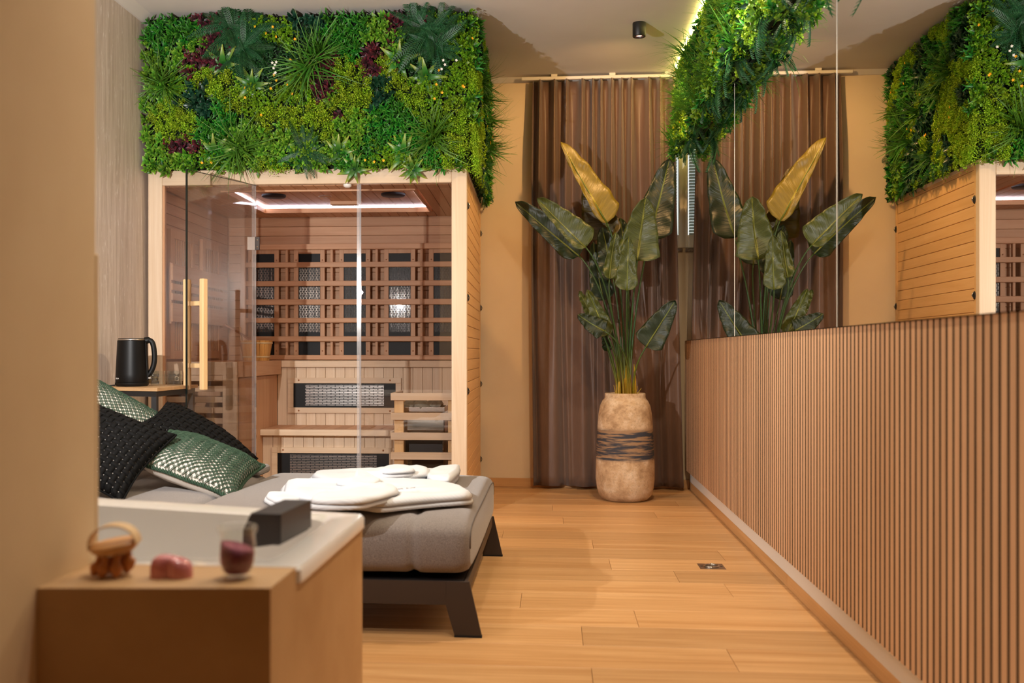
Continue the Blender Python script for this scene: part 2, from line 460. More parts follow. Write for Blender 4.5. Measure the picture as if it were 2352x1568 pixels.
# ---------------------------------------------------------------- room shell
XL, XR, YB, YF, ZC = -2.23, 0.905, 6.68, -.6, 2.735
def struct(name, mb, m, parent=None, **k):
    o = mb.obj(name, m, parent, **k)
    if parent is None: o['kind'] = 'structure'
    return o
fl = struct('floor', MB().box(XL - .1, XR + .1, YF - .1, YB + .1, -.12, -.006), M['felt'])
PW = 0.2175
y = 5.47 - PW * 33
row = 0
rf = random.Random(11)
while y < YB - .01:
    x = XL - rf.uniform(0, 1.2)
    while x < XR:
        L = rf.choice((1.22, 1.22, 1.5))
        a, b = max(x, XL), min(x + L, XR)
        y0, y1 = max(y, YF), min(y + PW, YB)
        if b - a > .04 and y1 - y0 > .02:
            bxo('plank', M['floor'], fl, a + .0006, b - .0006, y0 + .0006, y1 - .0006, -.008, 0, bev=.0008)
        x += L
    y += PW; row += 1
struct('ceiling', MB().box(XL - .1, XR + .1, YF - .1, YB + .1, ZC, ZC + .1), M['ceiling'])
WX0, WX1, WZ0, WZ1 = 0.24, 0.875, 1.59, 2.50
wb = MB().box(XL - .1, WX0, YB, YB + .12, -.05, ZC + .05).box(WX1, XR + .1, YB, YB + .12, -.05, ZC + .05).box(WX0, WX1, YB, YB + .12, -.05, WZ0).box(WX0, WX1, YB, YB + .12, WZ1, ZC + .05)
struct('wall_back', wb, M['wall'])
struct('wall_left', MB().box(XL - .1, XL, YF - .1, YB, -.05, ZC + .05), M['wallpaper'])
struct('wall_right', MB().box(XR, XR + .1, YF - .1, YB, -.05, ZC + .05), M['white'])
struct('wall_front', MB().box(XL - .1, XR + .1, YF - .1, YF, -.05, ZC + .05), M['dim'])  # unseen wall, put close and dark to cut bounced light
pt = struct('wall_partition', MB().box(-.90, -.744, YF, 1.5628, -.05, ZC + .05), M['partition'])
bxo('plaster_coat', M['partition'], pt, -.904, -.7441, 1.5632, 1.577, .0, 1.062, bev=.003)
struct('baseboard_right', MB().box(.889, .905, 3.905, 6.66, 0, .05), M['base'], bev=.002)
struct('baseboard_right', MB().box(.889, .905, YF, 3.902, 0, .05), M['base'], bev=.002)
struct('trim_3', MB().box(.890, .905, YF, 6.66, .0502, .136), M['white'])
struct('baseboard_back', MB().box(-.47, .889, 6.664, YB, 0, .06), M['basex'], bev=.002)
struct('trim_1', MB().prism([(0, 0), (.05, 0), (.012, -.045), (0, -.045)], YF, YB), M['ceiling']).matrix_world = Matrix(((1, 0, 0, XL), (0, 0, 1, 0), (0, 1, 0, ZC), (0, 0, 0, 1)))
struct('trim_2', MB().prism([(0, 0), (.035, 0), (.010, -.03), (0, -.03)], XL, XR), M['ceiling']).matrix_world = Matrix(((0, 0, 1, 0), (-1, 0, 0, YB), (0, 1, 0, ZC), (0, 0, 0, 1)))

# window, sill, blind
w1 = struct('window_1', MB().box(WX0, WX0 + .05, YB - .012, YB + .06, WZ0, WZ1).box(WX1 - .055, WX1, YB - .012, YB + .06, WZ0, WZ1).box(WX0 + .05, WX1 - .055, YB - .012, YB + .06, WZ0, WZ0 + .085).box(WX0 + .05, WX1 - .055, YB - .012, YB + .06, WZ1 - .06, WZ1), M['pvc'], bev=.004)
bxo('pane', M['glass'], w1, WX0 + .045, WX1 - .05, YB + .04, YB + .046, WZ0 + .08, WZ1 - .055, 0)
bxo('sill', M['granite'], w1, WX0 - .03, .846, YB - .015, YB, 1.562, 1.588, .004)
bl = thing('venetian_blind', 'white slatted blind in the narrow window beside the curtain', 'blind', (0, YB + .018, 0))
bxo('head_rail', M['pvc'], bl, WX0 + .055, WX1 - .06, -.012, .012, WZ1 - .09, WZ1 - .062)
sm = MB().box(-.255, .255, -.0115, .0115, -.0006, .0006).mesh('blind_slat', M['slatwhite'])
for i in range(37):
    share('slat', sm, bl, ((WX0 + WX1) / 2 - .002, 0, WZ0 + .093 + i * .0196), (R(-38), 0, 0))
cd = MB()
for x in (.34, .55, .76): cd.tube([(x, -.013, WZ0 + .09), (x, -.013, WZ1 - .08)], .0012, 5)
cd.obj('cord', M['slatwhite'], bl)

# curtain and its track
tr = thing('curtain_track', 'white ceiling track the brown curtain hangs from', 'curtain rail', (0, 6.60, 0))
bxo('rail', M['white'], tr, -.215, .842, -.014, .014, 2.698, 2.718, .002)
for x in (.0, .38, .74): bxo('bracket', M['white'], tr, x - .02, x + .02, -.010, .010, 2.718, ZC, .001)
CZ0, CZ1 = .02, 2.694
def curtain_pt(u, v):
    z = CZ0 + (CZ1 - CZ0) * v
    xl = -.138 - .012 * math.sin(v * 3) ; xr = .780 + .066 * (1 - v) ** 1.5
    ph = u * 12.4 + .28 * math.sin(u * 11.0 + .6) + .12 * math.sin(u * 29)
    top = abs(math.cos(PI * ph)) ** 7                      # pinched pleats at the heading
    soft = .5 + .5 * math.cos(2 * PI * (ph + .10 * math.sin(ph * 1.7 + 1) * (1 - v)))
    low = .5 + .5 * math.cos(2 * PI * (ph * .52 + .16 * math.sin(ph * .9)))
    k = sstep((v - .80) / .2)
    m = sstep((v - .15) / .6)
    yy = -.055 * (k * top + (1 - k) * (m * soft + (1 - m) * (.35 * soft + .75 * low)))
    x = xl + (xr - xl) * u + .006 * math.sin(ph * 3 + v * 4) * (1 - v)
    return (x, 6.630 + yy * 1.35 + .006 * math.sin(u * 9 + v * 2) * (1 - v), z)
cu = MB().grid(curtain_pt, 300, 40).obj('curtain', M['curtain'], smooth=True)
sd = cu.modifiers.new('thick', 'SOLIDIFY'); sd.thickness = .0025
tag(cu, 'brown satin pleated curtain hanging floor to ceiling behind the tall potted plant', 'curtain')

# slatted wainscot, mirrors
wn = thing('slatted_wall_panel', 'long low wall panel of upright oak slats under the mirror', 'wall panel', (0, 0, 0))
bxo('backing', M['felt'], wn, .872, .9045, .40, 6.645, .1365, .972, 0)
slm = MB().box(-.0085, .0085, -.0135, .0135, -.4215, .4215)
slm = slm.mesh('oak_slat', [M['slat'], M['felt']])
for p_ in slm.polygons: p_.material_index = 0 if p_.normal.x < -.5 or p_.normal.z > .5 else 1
n = 0
yy = 6.628
while yy > .42:
    o = share('slat', slm, wn, (.8635, yy, .5535))
    if n == 0 or True:
        pass
    yy -= .0372; n += 1
mx_e = [6.575, 4.80, 3.087, 1.374, -.34]
mirr_lab = ['wall mirror panel nearest the window, above the oak slats', 'wall mirror panel reflecting the curtain and the plant, above the oak slats', 'wall mirror panel reflecting the sauna, right of the bright joint', 'wall mirror panel at the near end, past the sauna reflection']
for i in range(4):
    y1, y0 = mx_e[i] - .002, mx_e[i + 1] + .002
    mp = thing('wall_mirror', mirr_lab[i], 'mirror', (.85, y0, .977))
    tag(mp, group='mirror panels over the slatted wainscot')
    h = ZC - .977 - .012
    bxo('mirror_glass', M['mirror'], mp, 0, .004, 0, y1 - y0, 0, h, 0)
    bxo('backing_board', M['felt'], mp, .0045, .054, 0, y1 - y0, 0, h, 0)
    if i < 3:
        bxo('polished_edge', M['seam'], mp, -.0012, .004, -.0036, -.0004, 0, h, 0)

# ceiling spot
cs = thing('ceiling_spot', 'small black cylinder spotlight with a red glow on the ceiling', 'lamp', (.472, 5.61, ZC))
MB().lathe([(.0362, 0), (.0368, -.004), (.0368, -.074), (.0345, -.077), (.0225, -.077)], 40, cap0=True).obj('housing', M['black'], cs, auto=True)
MB().lathe([(.0225, -.077), (.0195, -.066)], 32).obj('reflector', M['black'], cs, smooth=True)
MB().lathe([(.0001, -.068), (.0200, -.068)], 32).obj('lens', M['lampred'], cs, smooth=True)

# flush ring pull in the floor
pm = at_z(1634, 1301, 0)
rp = thing('floor_ring_pull', 'square steel plate with a ring handle set flush in the floor', 'floor hatch pull', (pm.x, pm.y, 0))
MB().box(-.053, .053, -.053, .053, -.004, .0018).obj('plate', M['steel'], rp, bev=.001)
MB().tube([(.029 * math.cos(a * PI / 16), .029 * math.sin(a * PI / 16), .0045) for a in range(33)], .0036, 8, False).obj('ring', M['polish'], rp, smooth=True)
MB().lathe([(.0001, .0022), (.021, .0022), (.021, .0016)], 24).obj('cup', M['bronze'], rp)
for a in (0, PI): MB().lathe([(.0001, .0028), (.005, .0025), (.006, .0016)], 12, (.041 * math.cos(a), 0, 0)).obj('screw', M['black'], rp)

# ---------------------------------------------------------------- sauna cabin
sa = thing('sauna_cabin', 'pale hemlock infrared sauna cabin with glass front beside the left wall', 'sauna', SAUNA, SROT)
W, D, H = 1.741, 1.33, 1.889
def panel(name):
    """a side of the cabin: its core board carries the planks"""
    return name
# front frame
bxo('post', M['hemz'], sa, -.082, 0, 0, .045, 0, H, .003)
bxo('post', M['hemz'], sa, -W, -W + .078, 0, .045, 0, H, .003)
bxo('top_rail', M['hemx'], sa, -W + .078, -.082, .002, .045, 1.808, H, .003)
bxo('bottom_rail', M['hemx'], sa, -W + .078, -.082, .002, .045, 0, .09, .003)
bxo('jamb_strip', M['cedz'], sa, -W + .078, -W + .088, .012, .04, .09, 1.808, .001)
# right side wall: core and tongue-and-groove boards
rw = bxo('side_wall', M['cedz'], sa, -.035, -.014, .045, D - .02, 0, H, 0)
bp = .0615
def side_boards(par, x0, x1, ya, yb, z0, z1, m, off):
    z = z0
    while z < z1 - .01:
        zt = min(z + bp, z1)
        o = MB().box(-(x1 - x0) / 2, (x1 - x0) / 2, -(yb - ya) / 2, (yb - ya) / 2, -(zt - z) / 2 + .0011, (zt - z) / 2 - .0011).obj('plank', m, par, bev=.0022, seg=1)
        o.location = Vector(((x0 + x1) / 2, (ya + yb) / 2, (z + zt) / 2)) - off
        z = zt
side_boards(rw, -.014, -.003, .046, D - .035, 0, H - .004, M['side'], rw.location)
bxo('corner_trim', M['side'], sa, -.018, 0, D - .033, D, 0, H, .002)
bxo('corner_trim', M['side'], sa, -.012, -.001, .0452, .068, 0, H, .001)
lw = bxo('side_wall', M['cedz'], sa, -W, -W + .03, .045, D - .02, 0, H, 0)
side_boards(lw, -W + .03, -W + .04, .05, D - .05, .82, 1.80, M['cedy'], lw.location)
bw = bxo('back_wall', M['cedx'], sa, -W, 0, D - .02, D, 0, H, 0)
z = .82
while z < 1.80:
    zt = min(z + bp, 1.80)
    o = MB().box(-(W - .09) / 2, (W - .09) / 2, -.008, .008, -(zt - z) / 2 + .0009, (zt - z) / 2 - .0009).obj('plank', M['cedx'], bw, bev=.002, seg=1)
    o.location = Vector((-W / 2, D - .029, (z + zt) / 2)) - bw.location
    z = zt
# latches on the outer side
def latch(yl, z):
    l = MB().lathe([(.0001, .006), (.012, .0055), (.017, 0)], 16).obj('latch', M['black'], sa, smooth=True)
    l.rotation_euler = (0, R(90), 0); l.location = (.0, yl, z); l.scale = (1.35, .9, 1)
    MB().tube([(-.010, 0, .006), (0, .006, .011), (.010, 0, .006)], .0028, 6).obj('clip', M['steel'], l, smooth=True)
for z in (1.69, 1.195, .69, .19):
    latch(.060, z); latch(D - .012, z)
# roof and inner ceiling with recessed light
rf_ = bxo('roof', M['hemx'], sa, -W + .001, -.001, .004, D - .001, 1.868, H - .001, 0)
CX0, CX1, CY0, CY1 = -1.393, -.304, .19, 1.07
ce = bxo('ceiling_panel', M['cedy'], sa, -W + .03, -.035, .047, D - .02, 1.862, 1.867, 0)
x = -W + .04
while x < -.036:
    xt = min(x + bp, -.035)
    for (ya, yb, za, zb) in ((.048, CY0, 1.806, 1.82), (CY1, D - .021, 1.806, 1.82), (CY0, CY1, 1.846, 1.86)):
        if zb > 1.83 and (xt < CX0 or x > CX1): continue
        bx = MB().box(-(xt - x) / 2 + .0012, (xt - x) / 2 - .0012, -(yb - ya) / 2, (yb - ya) / 2, -.007, .007).obj('plank', M['cedy'], ce, bev=.002, seg=1)
        bx.location = Vector(((x + xt) / 2, (ya + yb) / 2, (za + zb) / 2)) - ce.location
    if xt < CX0 or x > CX1:
        bx = MB().box(-(xt - x) / 2 + .0012, (xt - x) / 2 - .0012, -(CY1 - CY0) / 2, (CY1 - CY0) / 2, -.007, .007).obj('plank', M['cedy'], ce, bev=.002, seg=1)
        bx.location = Vector(((x + xt) / 2, (CY0 + CY1) / 2, 1.813)) - ce.location
    x = xt
lf = MB().box(CX0 - .006, CX1 + .006, CY1 - .012, CY1 + .004, 1.802, 1.832).box(CX0 - .006, CX0 + .008, CY0, CY1, 1.802, 1.832).box(CX1 - .008, CX1 + .006, CY0, CY1, 1.802, 1.832).box(CX0 - .006, CX1 + .006, CY0 - .004, CY0 + .014, 1.798, 1.84).obj('light_frame', M['cedx'], sa, bev=.001)
MB().box(CX0 + .008, CX1 - .008, CY1 - .011, CY1 - .006, 1.8325, 1.8455).box(CX0 + .001, CX0 + .006, CY0 + .014, CY1 - .012, 1.8325, 1.8455).box(CX1 - .006, CX1 - .001, CY0 + .014, CY1 - .012, 1.8325, 1.8455).obj('light_strip', M['led'], lf)
for (px, py) in ((627, 448), (902, 447)):
    p = at_s(px, py, .58)
    sp = MB().lathe([(.072, 1.846), (.072, 1.836), (.066, 1.831), (.0001, 1.831)], 40).obj('speaker', M['speaker'], sa, auto=True)
    sp.location = (p.x, .60, 0)
p = at_s(788, 462, .92)
bxo('control_box', M['cedx'], sa, p.x - .07, p.x + .10, .86, .93, 1.825, 1.846, .002)
MB().tube([(p.x - .05 + .038 * math.cos(a * PI / 12), .62 + .03 * math.sin(a * PI / 12), 1.838) for a in range(25)], .002, 6, False).obj('wire_ring', M['wire'], sa, smooth=True)
MB().lathe([(.0225, 1.806), (.022, 1.796), (.012, 1.789), (.0001, 1.788)], 24, (at_s(798, 421, .02).x, .022, 0)).obj('sensor', M['dome'], sa, smooth=True)

# fixed panes, open door
GZ0, GZ1 = .09, 1.808
lp = bxo('glass_pane', M['pane'], sa, -W + .079, -1.157, .016, .024, GZ0, GZ1, 0)
rp_ = bxo('glass_pane', M['pane'], sa, -.572, -.083, .016, .024, GZ0, GZ1, 0)
for (g, x) in ((lp, -1.152), (rp_, -.577)):
    e = MB().box(-.0035, .0035, -.006, .006, -.859, .859).obj('edge_seal', M['panelight'], g)
    e2 = MB().box(-.017, .006, -.009, -.0065, -.859, .859).obj('seal_strip', M['seal'], g); e2.location = (x - g.location.x, 0, 0)
    e.location = (x - g.location.x, 0, 0)
da = math.atan2(-.498, -.198) - SROT
dr = MB().box(0, .536, -.004, .004, 0, 1.705).obj('glass_door', M['pane'], sa)
dr.location = (-1.146, .012, .098); dr.rotation_euler = (0, 0, da)
e = MB().box(.534, .5395, -.0045, .0045, 0, 1.706).box(.0, .536, -.0042, .0042, 1.7045, 1.7065).obj('door_edge', M['paneedge'], dr)
hx = .475
hd = MB().box(hx - .017, hx + .017, .040, .066, .615, 1.168).obj('door_handle', M['pine'], dr, bev=.004)
hd = MB().box(hx - .017, hx + .017, -.066, -.040, .615, 1.168).obj('door_handle', M['pine'], dr, bev=.004)
MB().box(hx - .010, hx + .010, -.040, .040, .725, .747).box(hx - .010, hx + .010, -.040, .040, 1.035, 1.057).obj('handle_spacer', M['pine'], dr, bev=.001)
for z in (1.49, .245):
    hg = MB().box(-.045, .008, -.008, .008, -.036, .036).obj('hinge', M['steel'], sa, bev=.001)
    hg.location = (-1.149, .018, z)
    MB().box(-.0015, .0225, -.0125, .0005, -.035, .035).obj('hinge_leaf', M['bronze'], hg, bev=.001)
    for dz in (-.018, .018):
        s_ = MB().lathe([(.0001, .003), (.0045, .002), (.005, 0)], 10).obj('screw', M['steel'], hg, smooth=True); s_.location = (.011, -.0125, dz); s_.rotation_euler = (R(90), 0, 0)

# benches
BZ = .848
lbn = bxo('corner_bench', M['cedy'], sa, -W + .04, -1.235, .075, D - .04, BZ - .026, BZ, .003)
bxo('bench_edge', M['cedy'], sa, -1.262, -1.232, .062, .885, BZ - .085, BZ + .002, .003)
lv = bxo('bench_front', M['hemx'], sa, -W + .040, -1.263, .052, .075, .775, BZ, .002)
bxo('stile', M['hemz'], sa, -1.344, -1.263, .05, .074, .0, .775, .002)
bxo('stile', M['hemz'], sa, -W + .04, -1.668, .05, .074, .0, .775, .002)
for i in range(12):
    bxo('slat', M['hemx'], sa, -1.668, -1.344, .054, .070, .742 - i * .0585, .774 - i * .0585, .0015)
bxo('bench_inner_panel', M['cedz'], sa, -W + .04, -1.27, .40, .41, 0, .78, 0)
ubn = bxo('upper_bench', M['hemx'], sa, -1.232, -.036, .88, .915, .806, BZ + .001, .003)
x = -1.229
while x < -.04:
    o = bxo('slat', M['hemy'], sa, x + .001, min(x + .062, -.036) - .001, .9155, D - .04, BZ - .022, BZ - .002, .0015)
    x += .062
uf = bxo('bench_riser', M['hemz'], sa, -1.262, -.036, .914, .922, .40, .805, 0)
def v_planks(par, x0, x1, yf, yb, z0, z1):
    x = x0
    while x < x1 - .005:
        xt = min(x + bp, x1)
        o = MB().box(-(xt - x) / 2 + .0008, (xt - x) / 2 - .0008, -(yb - yf) / 2, (yb - yf) / 2, -(z1 - z0) / 2, (z1 - z0) / 2).obj('plank', M['hemz'], par, bev=.0016, seg=1)
        o.location = Vector(((x + xt) / 2, (yf + yb) / 2, (z0 + z1) / 2)) - par.location
        x = xt
v_planks(uf, -1.262, -.036, .902, .914, .44, .805)
lbz = .443
bxo('lower_bench', M['hemx'], sa, -1.262, -.036, .50, .535, lbz - .035, lbz + .001, .003)
x = -1.262
while x < -.04:
    bxo('slat', M['cedy'], sa, x + .0012, min(x + .071, -.036) - .0012, .5355, .90, lbz - .020, lbz, .0015)
    x += .071
lr = bxo('bench_riser', M['hemz'], sa, -1.262, -.036, .574, .582, 0, lbz - .036, 0)
v_planks(lr, -1.262, -.036, .562, .574, 0, lbz - .036)
bxo('bench_side', M['cedz'], sa, -1.275, -1.2625, .09, .90, 0, BZ - .09, 0)
sf = bxo('cabin_floor', M['hemx'], sa, -W + .03, -.035, .045, D - .02, .03, .05, 0)

# infrared panels under the benches: glass-black heater in a wooden frame
def plug(par, p, r=.006):
    o = MB().lathe([(.0001, r * .7), (r * .7, r * .5), (r, 0)], 10).obj('wood_plug', M['knot'], par, smooth=True)
    o.rotation_euler = (R(90), 0, 0); o.location = p
def low_heater(x0, x1, z0, z1, fw, yf):
    h = MB().box(x0 - fw, x1 + fw, yf - .014, yf, z1, z1 + fw).box(x0 - fw, x1 + fw, yf - .014, yf, z0 - fw, z0).box(x0 - fw, x0, yf - .014, yf, z0, z1).box(x1, x1 + fw, yf - .014, yf, z0, z1).obj('heater_frame', M['hemx'], sa, bev=.002)
    MB().box(x0, x1, yf - .005, yf - .001, z0, z1).obj('heater_plate', M['blackmatte'], h)
    g = .075
    MB().box(x0 + g, x1 - g, yf - .0062, yf - .0051, z0 + .012, z1 - .010).obj('grille', M['grillh'], h)
    for xx in (x0 + .035, x1 - .035):
        for zz in (z1 + fw * .55, z0 - fw * .55): plug(h, (xx, yf - .0142, zz))
low_heater(-1.157, -.508, .553, .706, .035, .901)
low_heater(-1.170, -.499, .150, .301, .034, .561)

# back lattice: boards, uprights, five black infrared columns
ly = 1.205
rows = [at_s(700, v_, ly) .z for v_ in (560, 573, 602, 614, 645, 657, 687, 700, 730, 741, 772, 784, 815, 826)]
gx = [at_s(px, 600, ly + .035).x for px in (581, 686, 790, 893, 996)]
cw = .147
for i, x in enumerate(gx):
    x1 = min(x + cw, -.045)
    h = MB().box(x - .030, x, ly + .026, ly + .042, .875, 1.60).box(x1, x1 + .030, ly + .026, ly + .042, .875, 1.60).box(x, x1, ly + .026, ly + .042, 1.555, 1.60).obj('column_frame', M['cedz'], sa, bev=.0015) if x1 < -.05 else MB().box(x - .030, x, ly + .026, ly + .042, .875, 1.60).box(x, x1, ly + .026, ly + .042, 1.555, 1.60).obj('column_frame', M['cedz'], sa, bev=.0015)
    MB().box(x, x1, ly + .036, ly + .041, .875, 1.555).obj('heater_plate', M['blackmatte'], h)
    MB().box(x + .006, x1 - .004, ly + .0348, ly + .0359, 1.035, 1.47).obj('grille', M['grillv'], h)
    for dx in (-.015, cw + .015):
        if x + dx < -.04:
            for zz in (1.513, .91): plug(h, (x + dx, ly + .026, zz), .005)
for i in range(5):
    xu = at_s(657 + i * 103.5 - 103.5, 600, ly).x
    if xu < -.04:
        bxo('upright', M['cedz'], sa, xu - .008, xu + .008, ly + .014, ly + .044, .875, 1.60, .001)
for k in range(7):
    bxo('back_board', M['cedx'], sa, -1.555, -.038, ly - .006, ly + .014, rows[2 * k + 1], rows[2 * k], .003)
bxo('lattice_end', M['cedz'], sa, -1.575, -1.555, ly - .004, ly + .044, .86, 1.61, .001)

# left side wall: two slatted heater screens and four leaning boards
xw = -W + .041
for (ya, yb) in ((.16, .56), (.70, 1.06)):
    fr = MB().box(xw, xw + .026, ya, ya + .05, .862, 1.595).box(xw, xw + .026, yb - .05, yb, .862, 1.595).box(xw, xw + .026, ya + .05, yb - .05, .862, .91).box(xw, xw + .026, ya + .05, yb - .05, 1.545, 1.595).obj('screen_frame', M['cedz'], sa, bev=.002)
    MB().box(xw, xw + .004, ya + .05, yb - .05, .91, 1.545).obj('heater_plate', M['blackmatte'], fr)
    n = int((yb - ya - .10) / .034)
    for i in range(n):
        y0 = ya + .05 + (i + .5) * (yb - ya - .10) / n
        bxo('slat', M['cedz'], fr, xw + .006, xw + .022, y0 - .0105, y0 + .0105, .91, 1.545, .001)
for (za, zb) in ((1.30, 1.395), (1.245, 1.285), (1.19, 1.23), (1.07, 1.175)):
    o = bxo('lean_board', M['cedy'], sa, xw + .045, xw + .060, .10, 1.08, za, zb, .003)
bxo('board_support', M['cedz'], sa, xw + .026, xw + .045, .12, .15, 1.06, 1.40, .001)
bxo('board_support', M['cedz'], sa, xw + .026, xw + .045, 1.03, 1.06, 1.06, 1.40, .001)

# electric heater inside its wooden guard, stones on it
def S2W(p):
    p = Vector(p); return Vector((SAUNA.x + p.x * _cg - p.y * _sg, SAUNA.y + p.x * _sg + p.y * _cg, p.z))
gd = thing('heater_guard', 'pale wooden slatted guard rail around the steel sauna heater', 'guard rail', SAUNA, SROT)
for z0 in (.640, .532, .424, .316, .208, .10):
    MB().box(-.425, -.04, .105, .125, z0 - .002, z0 + .038).box(-.425, -.405, .125, .47, z0 - .002, z0 + .038).obj('rail', M['hemx'], gd, bev=.002)
for (x0, y0) in ((-.408, .126), (-.112, .126), (-.404, .44)):
    bxo('post', M['pine'], gd, x0 if y0 < .4 else x0, x0 + (.052 if x0 < -.2 else .05), y0, y0 + .022, .05, .64, .002)
ht = thing('sauna_heater', 'polished steel electric sauna heater standing behind the wooden guard', 'heater', S2W((-.25, .30, .05)), SROT)
def hb(z0, z1): return [(-.112 + z0 * .0, -.10, z0), (.112, -.10, z0), (.112, .13, z0), (-.112, .13, z0)]
MB().box(-.118, .112, -.09, .14, .02, .52).obj('casing', M['polish'], ht, bev=.006)
MB().box(-.108, .10, -.0915, -.0902, .26, .36).obj('vent_panel', M['black'], ht)
MB().box(-.118, .112, -.09, -.082, .52, .545).box(-.118, .112, .132, .14, .52, .545).box(-.118, -.11, -.082, .132, .52, .545).box(.104, .112, -.082, .132, .52, .545).obj('stone_rim', M['steel'], ht, bev=.001)
for x in (-.09, .09): MB().box(x - .012, x + .012, -.05, .10, 0, .02).obj('foot', M['black'], ht)
rs = random.Random(4)
def rock(r, sx, sy, sz, seed):
    bm = bmesh.new(); bmesh.ops.create_icosphere(bm, subdivisions=2, radius=r)
    for v in bm.verts:
        k = 1 + .35 * noise.noise(v.co * (1.3 / r) + Vector((seed, seed * 2, 0)))
        v.co = Vector((v.co.x * sx * k, v.co.y * sy * k, v.co.z * sz * k))
    me = bpy.data.meshes.new('rock'); bm.to_mesh(me); bm.free(); me.materials.append(M['stone']); return me
import bmesh
st_labels = ['grey heater stone at the left front of the heap', 'large grey heater stone in the middle of the heap', 'grey heater stone at the right of the heap, the tallest', 'grey heater stone behind the left one on the heater', 'grey heater stone behind the tall right one']
for i, (x, y, r) in enumerate(((-.345, .26, .040), (-.270, .255, .048), (-.195, .27, .046), (-.31, .36, .045), (-.21, .37, .043))):
    o = link('heater_stone', rock(r, 1.1, .95, .85, i * 3.1)); p = S2W((x, y, .57 + r * .72)); o.location = p; o.rotation_euler = (rs.uniform(-.3, .3), rs.uniform(-.3, .3), rs.uniform(0, 6))
    tag(o, st_labels[i], 'stone', 'stones on the sauna heater')

# bucket and ladles on the corner bench
bc = S2W((-1.37, .80, BZ + .001))
bk = thing('wooden_bucket', 'round honey-coloured wooden sauna bucket with two hoops on the corner bench', 'bucket', bc)
n = 18
for i in range(n):
    a0, a1 = 2 * PI * i / n + .012, 2 * PI * (i + 1) / n - .012
    rb, rt, th = .080, .101, .009
    def q(r, a, z): return (r * math.cos(a), r * math.sin(a), z)
    am = (a0 + a1) / 2
    MB().loft([[q(rb, a0, 0), q(rb * 1.004, am, 0), q(rb, a1, 0), q(rb - th, a1, 0), q(rb - th, a0, 0)], [q(rt, a0, .125), q(rt * 1.004, am, .125), q(rt, a1, .125), q(rt - th, a1, .125), q(rt - th, a0, .125)]]).obj('stave', M['birch'], bk)
for z in (.018, .104):
    r = .080 + .021 * z / .125
    MB().lathe([(r + .0015, z), (r + .004, z + .002), (r + .0045, z + .007), (r + .0022, z + .0095)], 40).obj('hoop', M['cream'], bk, smooth=True)
MB().lathe([(.0001, .012), (.074, .012)], 24).obj('bottom', M['birch'], bk)
MB().lathe([(.0001, .07), (.083, .07)], 24).obj('water', M['glass'], bk)
ear = MB().loft([[(-.094 - t * .012, -.013, .09 + t * .12), (-.094 - t * .012, .013, .09 + t * .12), (-.085 - t * .012, .013, .09 + t * .12), (-.085 - t * .012, -.013, .09 + t * .12)] for t in (0, .5, .9, 1)])
ear.obj('ear', M['pine'], bk, bev=.003)
ld = thing('ladle', 'dark wooden sauna ladle leaning out of the wooden bucket', 'ladle', bc)
MB().loft([[(p[0], p[1] - w, p[2] - .007), (p[0], p[1] + w, p[2] - .007), (p[0], p[1] + w, p[2] + .007), (p[0], p[1] - w, p[2] + .007)] for p, w in (((-.195, -.03, .222), .008), ((-.185, -.028, .222), .013), ((-.10, -.01, .172), .012), ((.0, .0, .10), .008), ((.02, .005, .082), .006))]).obj('handle', M['ladle'], ld, bev=.002)
MB().lathe([(.0001, 0), (.022, .002), (.030, .014), (.031, .028), (.028, .028), (.026, .014), (.0001, .006)], 20, (.035, .01, .055)).obj('bowl', M['ladle'], ld, smooth=True)
# ---------------------------------------------------------------- sofa bed
BX0, BX1, BY0, BY1 = -2.16, -.266, 3.13, 4.40
bed = thing('sofa_bed', 'low grey upholstered sofa bed with dark metal frame in front of the sauna', 'bed', (0, 0, 0))
def cushion_block(x0, x1, y0, y1, z0, z1, rad, bulge, tilt=0.0, nx=40, ny=30, seams=()):
    """upholstered block: rounded edges, quilt seams pulled in"""
    mb = MB()
    cx, cy, cz = (x0 + x1) / 2, (y0 + y1) / 2, (z0 + z1) / 2
    hx, hy, hz = (x1 - x0) / 2, (y1 - y0) / 2, (z1 - z0) / 2
    def fn(a, b):  # wrap profile around the long axis: b runs round the section
        x = -hx + 2 * hx * a
        e = max(0.0, 1 - (hx - abs(x)) / rad)
        inset = rad * (1 - math.sqrt(max(0, 1 - e * e))) * .62
        sd = 0
        for sx in seams:
            d = abs(x + cx - sx)
            sd = max(sd, math.exp(-(d / .013) ** 2) * .010)
        t = b * 4
        w, h = hy - inset - sd, hz - inset * .8 - sd
        ang = b * 2 * PI
        ca, sa_ = math.cos(ang), math.sin(ang)
        p = .30
        yy = w * math.copysign(abs(ca) ** p, ca); zz = h * math.copysign(abs(sa_) ** (p * 1.15), sa_)
        if zz > 0:
            zz += bulge * (1 - (yy / hy) ** 2) * (1 - (x / hx) ** 4)
        yy += .012 * math.copysign(1, yy) * (1 - (zz / hz) ** 2) * (abs(ca) > .5)
        zz += .004 * noise.noise(Vector((x * 5 + cx, yy * 5, 1.3)))
        return (cx + x, cy + yy, cz + zz + tilt * max(0, -x / hx + .2) ** 1.3)
    mb.grid(fn, nx, 72)
    mb.fn = fn
    return mb
ms = cushion_block(-1.245, BX1, BY0 + .005, BY1, .178, .372, .055, .012, 0, 90, 30, (-.448, -.905))
mt = ms.obj('mattress', M['linen'], bed, smooth=True)
rim_ = [Vector(ms.fn(1, i / 72)) for i in range(72)]
rc_ = sum(rim_, Vector()) / 72
MB().loft([[rc_ + (p - rc_) * k + Vector((.016 * (1 - k ** 3), 0, 0)) for p in rim_] for k in (1, .985, .93, .82, .6, .3, .02)], False, True).obj('end_panel', M['linen'], mt, smooth=True)
